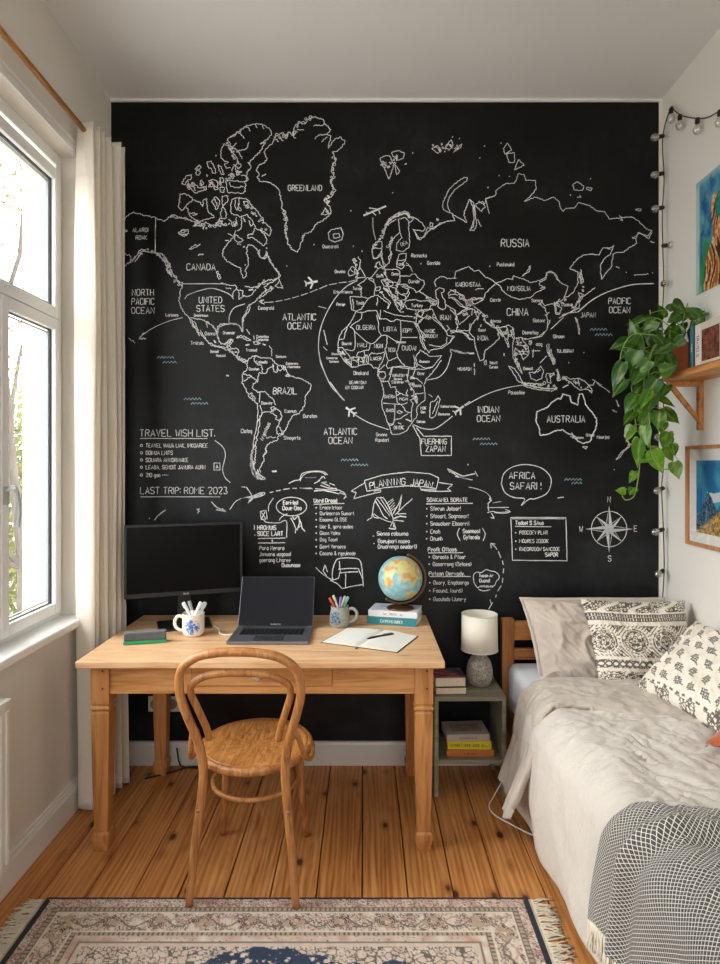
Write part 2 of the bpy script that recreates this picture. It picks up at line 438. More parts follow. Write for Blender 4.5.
# ---- radiator
rad = thing('radiator', 'white panel radiator under the window at the left edge', 'radiator', (LX+.001, -1.092, .0))
m_rad = plain('radiator_enamel', (226, 223, 214), .35, var=.02)
b = MB(); b.box((.035, -1.0, .17), (.10, 0, .745))
b.build('panel', m_rad, rad, bevel=.006)
b = MB()
for i in range(30): b.box((.098, -.985+i*.033, .20), (.105, -.985+i*.033+.019, .715))
b.build('rib_face', m_rad, rad, bevel=.003)
b = MB(); b.box((.03, -1.0, .7455), (.105, 0, .752))
for i in range(60): b.box((.045, -.99+i*.0165, .752), (.09, -.99+i*.0165+.006, .755))
b.build('top_grille', m_rad, rad)
for yy in (-.85, -.15): MB().box((0.001, yy-.02, .3), (.036, yy+.02, .6)).build('wall_bracket', m_rad, rad)
b = MB(); b.cyl((.065, -.06, .17), (.065, -.06, 0.), .009); b.build('pipe', m_rad, rad)
def nz2(a, b, c): return noise.noise(Vector((a, b, c)))
# ---- curtain rod and curtain
rod = thing('curtain_rod', 'slim light wooden curtain rod above the window', 'curtain rod', (-1.24, -.2, 3.03))
m_rod = wood('rod_wood', (140, 88, 44), (184, 128, 72), (205, 150, 92), 'y', 2, .45, False)
MB().cyl((0, -2.2, 0), (0, 0, 0), .012).build('pole', m_rod, rod, smooth=True)
b = MB(); b.lathe([(0, -.005), (.017, 0), (.017, .016), (0, .02)], 16, Matrix.Translation((0, 0, 0)) @ Matrix.Rotation(-PI/2, 4, 'X')); b.build('end_cap', m_rod, rod)
for yy in (-.28+.12, -2.1):
    b = MB(); b.cyl((LX+1.24, yy, -.016), (0, yy, -.016), .006); b.cyl((LX+1.24, yy, -.016), (LX+1.246, yy, -.016), .02)
    b.build('bracket', m_rod, rod)
def curtain_fn(u, v):                  # u along the folds, v from top to bottom
    z = 3.058-(3.058-.022)*v; top = max(0, 1-v*14)
    y = -.468+.246*u+.010*math.sin(5*u+1+2*v)*v
    ph = 2*PI*(5.6*u+.06*math.sin(3*v+u*5))
    amp = .036+.010*min(1, v*3)+.008*math.sin(u*9+v*4)
    x = -1.246+.072*u+amp*(math.sin(ph)+.22*math.sin(2*ph+v*2))+.012*nz2(u*7, v*2.4, 3)+.012*v
    x += .006*math.sin(3.1*ph+4*v)*v
    lim = -1.138 if .66 < z < .86 else (-1.108 if z < .66 else -1.146)
    if .60 < z <= .66: lim = -1.108-.03*(z-.60)/.06
    if .86 <= z < .95: lim = -1.138-.008*(z-.86)/.09
    x = lim-.004*(1-math.exp(-max(0, lim-x)/.004)) if x > lim-.004 and False else min(x, lim)
    x = max(x, LX+.012)
    y += .016*math.cos(ph)*(.5+.5*v)+.010*nz2(u*4, v*3, 8)
    z += .010*math.sin(ph+.6)*top
    return (x, y, z)
def curtain_mat():
    t = NT('linen_curtain'); co = t.coord(); c = s2l((255, 250, 240))
    w = t.noise(t.mapping(co, (400, 400, 30)), 1, 2); w2 = t.noise(t.mapping(co, (40, 40, 400)), 1, 2)
    f_ = t.math('ADD', t.math('MULTIPLY', w, .5), t.math('MULTIPLY', w2, .5))
    col = t.ramp(f_, [(.3, tuple(v*.92 for v in c)), (.7, c)])
    t.bump(f_, .3, .001)
    tl = t.new('ShaderNodeBsdfTranslucent'); t.put(tl.inputs[0], col)
    mx = t.new('ShaderNodeMixShader'); mx.inputs[0].default_value = .45
    t.set(color=col, rough=.9, spec=.1)
    t.l.new(t.b.outputs[0], mx.inputs[1]); t.l.new(tl.outputs[0], mx.inputs[2]); t.l.new(mx.outputs[0], t.n['Material Output'].inputs[0])
    return t.m
ct = MB().grid(170, 90, curtain_fn).build('curtain', curtain_mat(), smooth=True, solid=.002)
tag(ct, 'off-white linen curtain gathered beside the window, reaching the floor', 'curtain')
# ---- socket plate low on the back wall
so = thing('wall_socket', 'white double wall socket behind the desk leg', 'wall socket', ((165-VX)/S0, -.0, EYE+(VY-703.5)/S0))
m_so = plain('socket_plastic', (206, 200, 186), .4)
MB().box((-.085, -.008, -.04), (.085, -.0006, .04)).build('plate', m_so, so, bevel=.004)
for sx in (-.046, .040):
    b = MB(); b.lathe([(.026, 0), (.026, .004), (.020, .004), (.020, .001), (0, .001)], 24, Matrix.Translation((sx, -.0082, 0)) @ Matrix.Rotation(PI/2, 4, 'X'))
    ob = b.build('outlet', plain('socket_inner', (140, 120, 84), .5), so)
    b = MB()
    for q in (-.008, .008): b.cyl((sx+q, -.0128, 0), (sx+q, -.0095, 0), .0028)
    b.build('hole', plain('socket_hole', (20, 18, 16), .7), ob)
# ================================================================ outside the window
def bark(): return wood('bark', (50, 42, 36), (74, 66, 58), (96, 86, 78), 'z', 2, .9, False)
def tree(loc, H, r, name, label, seed, crown, leaf_rgb, leafn, bare=True, spread=1.):
    rnd = random.Random(seed); root = thing(name, label, 'tree', loc)
    tr = MB(); tips = []
    def branch(p, d, L, rr, lev):
        pts = [p]; q = p.copy(); dd = d.copy()
        for i in range(5):
            dd = (dd+Vector((rnd.uniform(-.2, .2), rnd.uniform(-.2, .2), rnd.uniform(-.05, .12)))).normalized(); q = q+dd*L/5; pts.append(q.copy())
        tr.tube(pts, [rr*(1-.13*i) for i in range(6)], 7)
        if lev < 3:
            for i in range(9 if lev == 0 else 5):
                k = rnd.randint(2, 5); a = rnd.uniform(0, 2*PI); e = Vector((math.cos(a)*spread, math.sin(a)*spread, rnd.uniform(.2, 1.))).normalized()
                branch(pts[k], (dd*.4+e).normalized(), L*rnd.uniform(.4, .6), rr*.48*(1-.08*k), lev+1)
        if lev >= 1: tips.extend(pts[2:])
    branch(Vector((0, 0, 0)), Vector((.02, .02, 1)).normalized(), H, r, 0)
    tr.build('trunk', bark(), root, smooth=True)
    lf = MB()
    for i in range(leafn):
        if bare and tips:
            c = rnd.choice(tips)+Vector([rnd.gauss(0, .12) for _ in range(3)])
        else:
            cc = rnd.choice(crown); c = Vector(cc[0])+Vector([rnd.gauss(0, 1)*cc[1][k] for k in range(3)])
        n = Vector([rnd.gauss(0, 1) for _ in range(3)]).normalized(); a = n.orthogonal().normalized(); b_ = n.cross(a); sz = rnd.uniform(.035, .08)
        lf.add([c-a*sz, c+b_*sz*.55+n*sz*.15, c+a*sz, c-b_*sz*.55+n*sz*.15], [(0, 1, 2), (0, 2, 3)])
    t = NT('leaf_'+name); nz = t.noise(t.coord(), 2.5, 3); c0 = s2l(leaf_rgb)
    col = t.ramp(nz, [(.35, tuple(v*.7 for v in c0)), (.65, tuple(min(1, v*1.25) for v in c0))])
    tl = t.new('ShaderNodeBsdfTranslucent'); t.put(tl.inputs[0], col); mx = t.new('ShaderNodeMixShader'); mx.inputs[0].default_value = .5
    t.set(color=col, rough=.7); t.l.new(t.b.outputs[0], mx.inputs[1]); t.l.new(tl.outputs[0], mx.inputs[2]); t.l.new(mx.outputs[0], t.n['Material Output'].inputs[0])
    lf.build('foliage', t.m, root)
    return root
tree((-4.56, 5.0, -3.2), 8.4, .10, 'garden_tree', 'tall thin tree with bare pale branches outside the window', 11, None, (112, 104, 44), 1400)
tree((-6.2, 7.4, -3.2), 3.2, .12, 'yellowing_tree', 'bushy yellow-green tree low outside the window', 5,
     [((0, 0, 3.6), (.55, .7, .9)), ((.5, -.3, 2.6), (.5, .6, .7)), ((-.9, -.6, 3.0), (.6, .6, .8)), ((.4, .2, 4.6), (.3, .3, .6))], (112, 116, 48), 9000, bare=False)
struct(MB().box((-40, -30, -3.4), (LX-.6, 60, -3.2)).build('ground_outside', plain('pale_gravel_ground', (176, 174, 168), .95)))
# ================================================================ chalk drawings on the black wall
FR = {'A':(110,100,5.143),'B':(230,100,5.143),'C':(350,100,5.143),'D':(470,100,3.6),'E':(110,230,5.143),'F':(230,230,5.143),'G':(330,200,5.143),
'H':(330,310,5.143),'I':(450,230,6.545),'J':(540,200,5.538),'K':(450,320,6.),'L':(540,320,5.538),'M':(120,340,6.),'N':(230,350,6.545),'O':(120,420,5.143),
'P':(300,390,4.),'Q':(240,460,5.538),'R':(350,460,8.),'S':(415,480,7.2),'T':(490,450,4.),'U':(600,290,4.383),'a':(170,120,9.),'b':(170,190,6.545),
'c':(230,400,7.2),'d':(335,240,9.),'e':(395,240,9.),'f':(335,300,8.),'g':(370,360,8.),'h':(200,320,8.),'m':(500,330,6.),'z':(0,0,1.)}
def fractal(P, amp):
    out = [P[0]]
    for a, b in zip(P, P[1:]):
        d = b-a; L = d.length; n = max(1, min(9, int(L/1.0)))
        nn = Vector((-d.y, d.x)).normalized() if L > 0 else Vector((0, 0))
        for k in range(1, n): out.append(a+d*(k/n)+nn*random.uniform(-amp, amp))
        out.append(b)
    return out
def onwall(p): return Vector(((p.x-VX)/S0, -.0012, EYE+(VY-p.y)/S0))
m_chalk = None
def chalkm(name, rgb):
    t = NT(name); co = t.coord(); c = s2l(rgb)
    n = t.noise(co, 320, 3, .7); n2 = t.noise(co, 14, 3)
    f_ = t.math('ADD', t.math('MULTIPLY', n, .7), t.math('MULTIPLY', n2, .3))
    return t.set(color=t.ramp(f_, [(.32, tuple(v*.42 for v in c)), (.58, c)]), rough=.95, spec=.1)
m_chalk = chalkm('white_chalk', (248, 249, 248)); m_blue = chalkm('blue_chalk', (172, 206, 218))
def draw(mb, data, w=.95, amp=.42):
    for ln in data.strip().splitlines():
        ln = ln.strip()
        if not ln: continue
        fr_, rest = ln[0], ln[1:]
        ww, am, closed = w, amp, False
        ox, oy, k = FR[fr_]
        for seg in rest.split(';'):
            ww2, am2, cl = ww, am, False
            toks = seg.split()
            if not toks: continue
            while toks and toks[0][0] in 'csw':
                if toks[0] == 'c': cl = True
                elif toks[0] == 's': am2 = .08
                else: ww2 = float(toks[0][1:])
                toks.pop(0)
            P = [Vector((ox+float(t.split(',')[0])/k, oy+float(t.split(',')[1])/k)) for t in toks]
            if cl: P.append(P[0])
            if len(P) == 1: P.append(P[0]+Vector((.9, .3)))
            if am2 < .1 and len(P) > 2: P = [v.to_2d() for v in catmull([p.to_3d() for p in P], 5)]
            elif am2 > 0: P = fractal(P, am2)
            ribbon(mb, P, ww2*LWS, onwall)
def circ(cx, cy, rx, ry=None, a0=0, a1=360, n=28):
    ry = rx if ry is None else ry
    return [Vector((cx+rx*math.cos(math.radians(a0+(a1-a0)*i/n)), cy+ry*math.sin(math.radians(a0+(a1-a0)*i/n)))) for i in range(n+1)]
LWS = .86
land = """
B218,225 235,190 275,168 290,200 300,165 325,185 335,130 360,118 385,125 400,98 435,88 480,100 490,125 520,152 500,175 455,180 435,200;500,175 520,185 505,250 530,210 565,190 592,212 575,245 555,262 530,265 535,290 545,310 525,345 520,370 540,400 515,415 530,450 545,465 520,500 485,515 510,545 520,585 480,620 440,640 420,675 380,690 370,720
F385,25 365,65 348,115 320,100 300,75 285,20 283,-5
B218,225 195,245 175,270 190,300 180,320 150,335 135,360 150,385 140,400 160,420 200,425 225,435 250,460 265,520 268,560 285,570 280,600 298,620 280,650 290,690 295,720;225,190 250,215;250,185 275,210;345,150 380,155;430,135 490,125;470,215 500,190;185,380 165,395;470,590 515,585 490,560 470,590;270,580 295,605 280,610;480,515 515,520 500,540;335,130 320,185 340,195
B0,190 25,185 40,165 60,150 85,135 110,128 140,122 175,130 205,150 213,175 190,205 155,225 185,215 160,260 135,285 115,305 95,325 108,345 90,370 85,395 95,410 75,425;85,135 105,160;130,122 140,145;165,130 175,150
a515,185 545,155 595,130 600,105 635,120 640,90 670,65 700,50 720,45;600,105 640,130 670,165;515,185 545,215 550,240 580,260 620,280 660,270 695,250 710,200;600,210 560,240 590,265;530,215 560,290 590,330 620,380 600,400 570,420 560,460;650,350 625,295 595,290;490,215 465,255 455,310 460,345 490,370 525,380 490,405 510,435 545,430;490,215 520,230 540,265 560,300
ac 335,375 365,370 390,400 410,440 415,475 380,480 375,440 350,435 340,400;c 435,405 460,420 485,490 465,490 440,450;c 225,440 265,405 280,430 265,445;c 228,475 250,452 272,470 262,498 236,495;c 105,575 130,530 160,500 195,495 190,530 160,545 140,580;c 150,590 175,580 200,600 225,580 260,610 300,605 330,590 325,630 280,640 240,660 205,635 170,605;c 275,545 290,540 300,580 280,590;c 350,545 400,540 435,570 430,625 405,630 395,600 365,600;355,560 420,610;370,545 400,600;c 450,520 480,530 485,560 460,560;c 450,605 470,595 490,620 480,655 455,650;c 500,550 560,545 620,555 670,560 690,590 670,610 680,640 660,660 520,650 510,600;540,560 545,600 600,605 660,600;590,430 610,470 630,490 605,500 590,460;640,500 680,505 690,540 670,555;690,470 720,450;c 545,500 570,490 580,510 560,530;w1.6 410,320;w1.6 525,495;w1.6 333,490 338,510;160,540 180,600 200,560 230,640;570,400 620,440 640,405 600,380;700,380 720,400
bc 65,25 100,25 130,40 155,65 125,85 105,110 75,135 55,105 65,60;105,110 120,130 125,160 155,190 190,205 230,195 290,180 285,165 255,150 245,110 240,55 220,65 215,110 195,80 155,65;130,150 180,155 150,165;0,180 20,170 40,185 60,180 100,190 150,205 170,215 200,210 150,235 215,235 220,260 230,210 270,230 330,240 345,200 310,205 340,180;300,215 350,225;320,190 350,230;c 275,75 300,45 325,70 320,100 305,130 285,95;295,60 310,105;c 340,40 380,40 375,75 345,105 340,60;c 345,105 365,145 370,180 340,190 330,150
b410,60 395,100 400,150 430,165 465,175 500,160 520,180 545,215 560,250 600,270 625,300 635,350 610,365 570,330 540,310 510,315 515,290 545,285 555,250;410,60 440,50 480,55 510,60 520,85 550,120 580,150 605,180 610,205 640,235 665,260 650,300 610,270 600,275;430,65 425,110 440,135 450,95 455,55;c 480,75 510,80 515,100 485,100;465,175 470,220 465,255 440,265;515,200 530,240 545,215;480,180 495,210 485,190;385,190 400,205 410,240 430,235 435,180
b430,265 415,310 385,340 350,390 345,430 370,465 410,485 445,505 465,515 465,550 485,578 500,560 495,520 515,490 510,440 500,410 510,360 545,365 575,395 590,440 615,450 630,410;630,400 650,450 680,500 715,550 715,575 680,590 640,590 605,610 580,635 540,640 490,630;380,285 410,300;360,330 385,330;c 420,290 455,310 480,330 450,345 425,330;440,350 465,360;w1.4 480,375 490,370;w1.4 490,490;w1.3 630,380
bc 55,280 75,265 95,260 120,260 122,285 95,305 75,295;70,285 110,270;80,295 115,285;c 125,385 150,370 165,355 175,365 200,355 170,375 140,388;w1.3 185,430 205,422 220,420;c 303,535 315,532 330,580 320,585
A65,635 80,605 120,575 160,590 200,598 240,608 275,625 300,605 330,590 350,605 390,605 420,625 480,625;s 235,608 233,720;62,660 90,675 65,690;w.7 350,680 400,665;w.7 355,690 395,690
Es 233,0 233,112;62,190 100,170 130,140 160,100 185,110 210,115 240,120 270,145 300,175 320,220 345,260 370,290 360,320 355,360 365,400 385,430 405,450 430,500 470,540 495,570 530,590 570,600 610,610 640,640 670,670 700,685;65,120 110,135 100,170;130,165 165,110 185,100;w1.3 265,120 290,150 310,180 290,200 310,230;w1.3 250,130 280,160 300,210 320,240;345,265 375,270 370,295;s 368,277 575,277 600,285
Es w.6 385,355 400,335 450,315;s 450,315 520,300 580,315 620,335 635,355;s w.8 612,480 615,440 640,400 695,380;405,450 440,455 480,465 510,480 540,505 553,540;415,460 440,480 460,545 435,500 420,465;425,480 455,520
Es w.7 375,450 300,470 220,505 155,550;w1.2 150,560 178,530;w1.2 150,560 185,558;w.7 95,555 130,580
F255,240 250,270 232,290 272,300 258,265;220,305 180,330 150,350 165,325 190,310 175,290 225,265 255,240;150,345 130,370 105,385 100,410 70,455 65,490 68,522 45,490 25,480 0,480;95,385 115,375;188,125 210,170 250,215 258,240;150,100 155,140 180,150 190,125
E720,380 690,440 680,470 682,525 665,490 630,480 590,485 560,500 553,540 560,575 590,590 615,575 625,560 600,600 610,620
b335,608 370,620 395,625 430,625 440,650 415,665 410,700;440,650 480,665 475,690 500,700 540,680 560,650;365,640 400,650;w1.4 515,658 545,650;450,665 450,715 490,690;620,660 650,650 680,640
h135,90 145,150 165,190 205,190 230,160 265,155 250,190 220,210 235,245;235,245 265,270 300,305 330,330 380,325;240,235 300,230 310,250 300,300;165,30 140,60 135,100;165,30 230,35 290,25 320,55 335,90 345,80 340,0;s 235,30 230,0;0,80 45,150 75,190 120,215 180,225 235,250;50,20 90,35 120,70 140,100
h290,140 320,125 360,135 410,165 370,160 330,140 290,140;c 430,190 450,170 485,190 460,195;370,75 385,95 400,115;w.7 425,125 435,155;w1.3 365,198 395,200;w1.3 500,195 525,197;w.7 555,205 572,230 572,290;215,205 245,215 235,245;s w.8 60,60 50,20;330,320 360,315 375,330 340,340;w1.6 210,445 230,450;w1.6 110,165 130,180
h380,330 400,305 440,285 470,300 520,305 560,300 580,320 610,350 640,365 680,370 690,400 715,445;380,330 375,390 345,430 335,500 370,560 400,620 465,670;345,430 400,445 465,490 470,425 500,425 495,370 445,345 430,310 445,285;500,425 530,425 545,390 580,375 585,350;585,350 590,410 620,415 620,380;350,490 405,450;465,490 425,510 425,550 460,580 480,575 515,570 540,595 590,640 605,680;s 480,575 475,660;c 620,370 645,362 662,385 645,408 622,400;c 665,370 680,385 672,402;c 685,450 705,430 715,455
N375,160 430,180 480,195 528,225 525,255 495,300 492,350 470,395 455,412 410,430 390,465 350,540 345,555 315,565 310,590 260,610 235,635 240,660 215,700;180,350 185,400 175,500 155,590 150,640 135,715;260,405 300,380 325,400 340,440 330,460 300,455 305,430 260,405;205,410 260,405;s 195,360 210,415 180,470;340,440 310,500 305,550 345,550 330,510 310,500;c 265,380 290,372 300,390 275,400
c255,345 265,375 240,400 245,435 215,490 220,520;175,270 165,370 150,420 150,480 165,530 205,570 260,570 220,545 195,520 180,505;215,110 215,160 200,250 185,330 185,410 175,470;w1.6 155,400 160,500 180,550 230,570;w1.6 165,440 175,530 210,560;w1.5 200,500 215,545 240,560;w1.6 153,440 168,520;w1.5 180,510 215,560;w2 303,510 335,510;w.7 260,272 330,268
"""
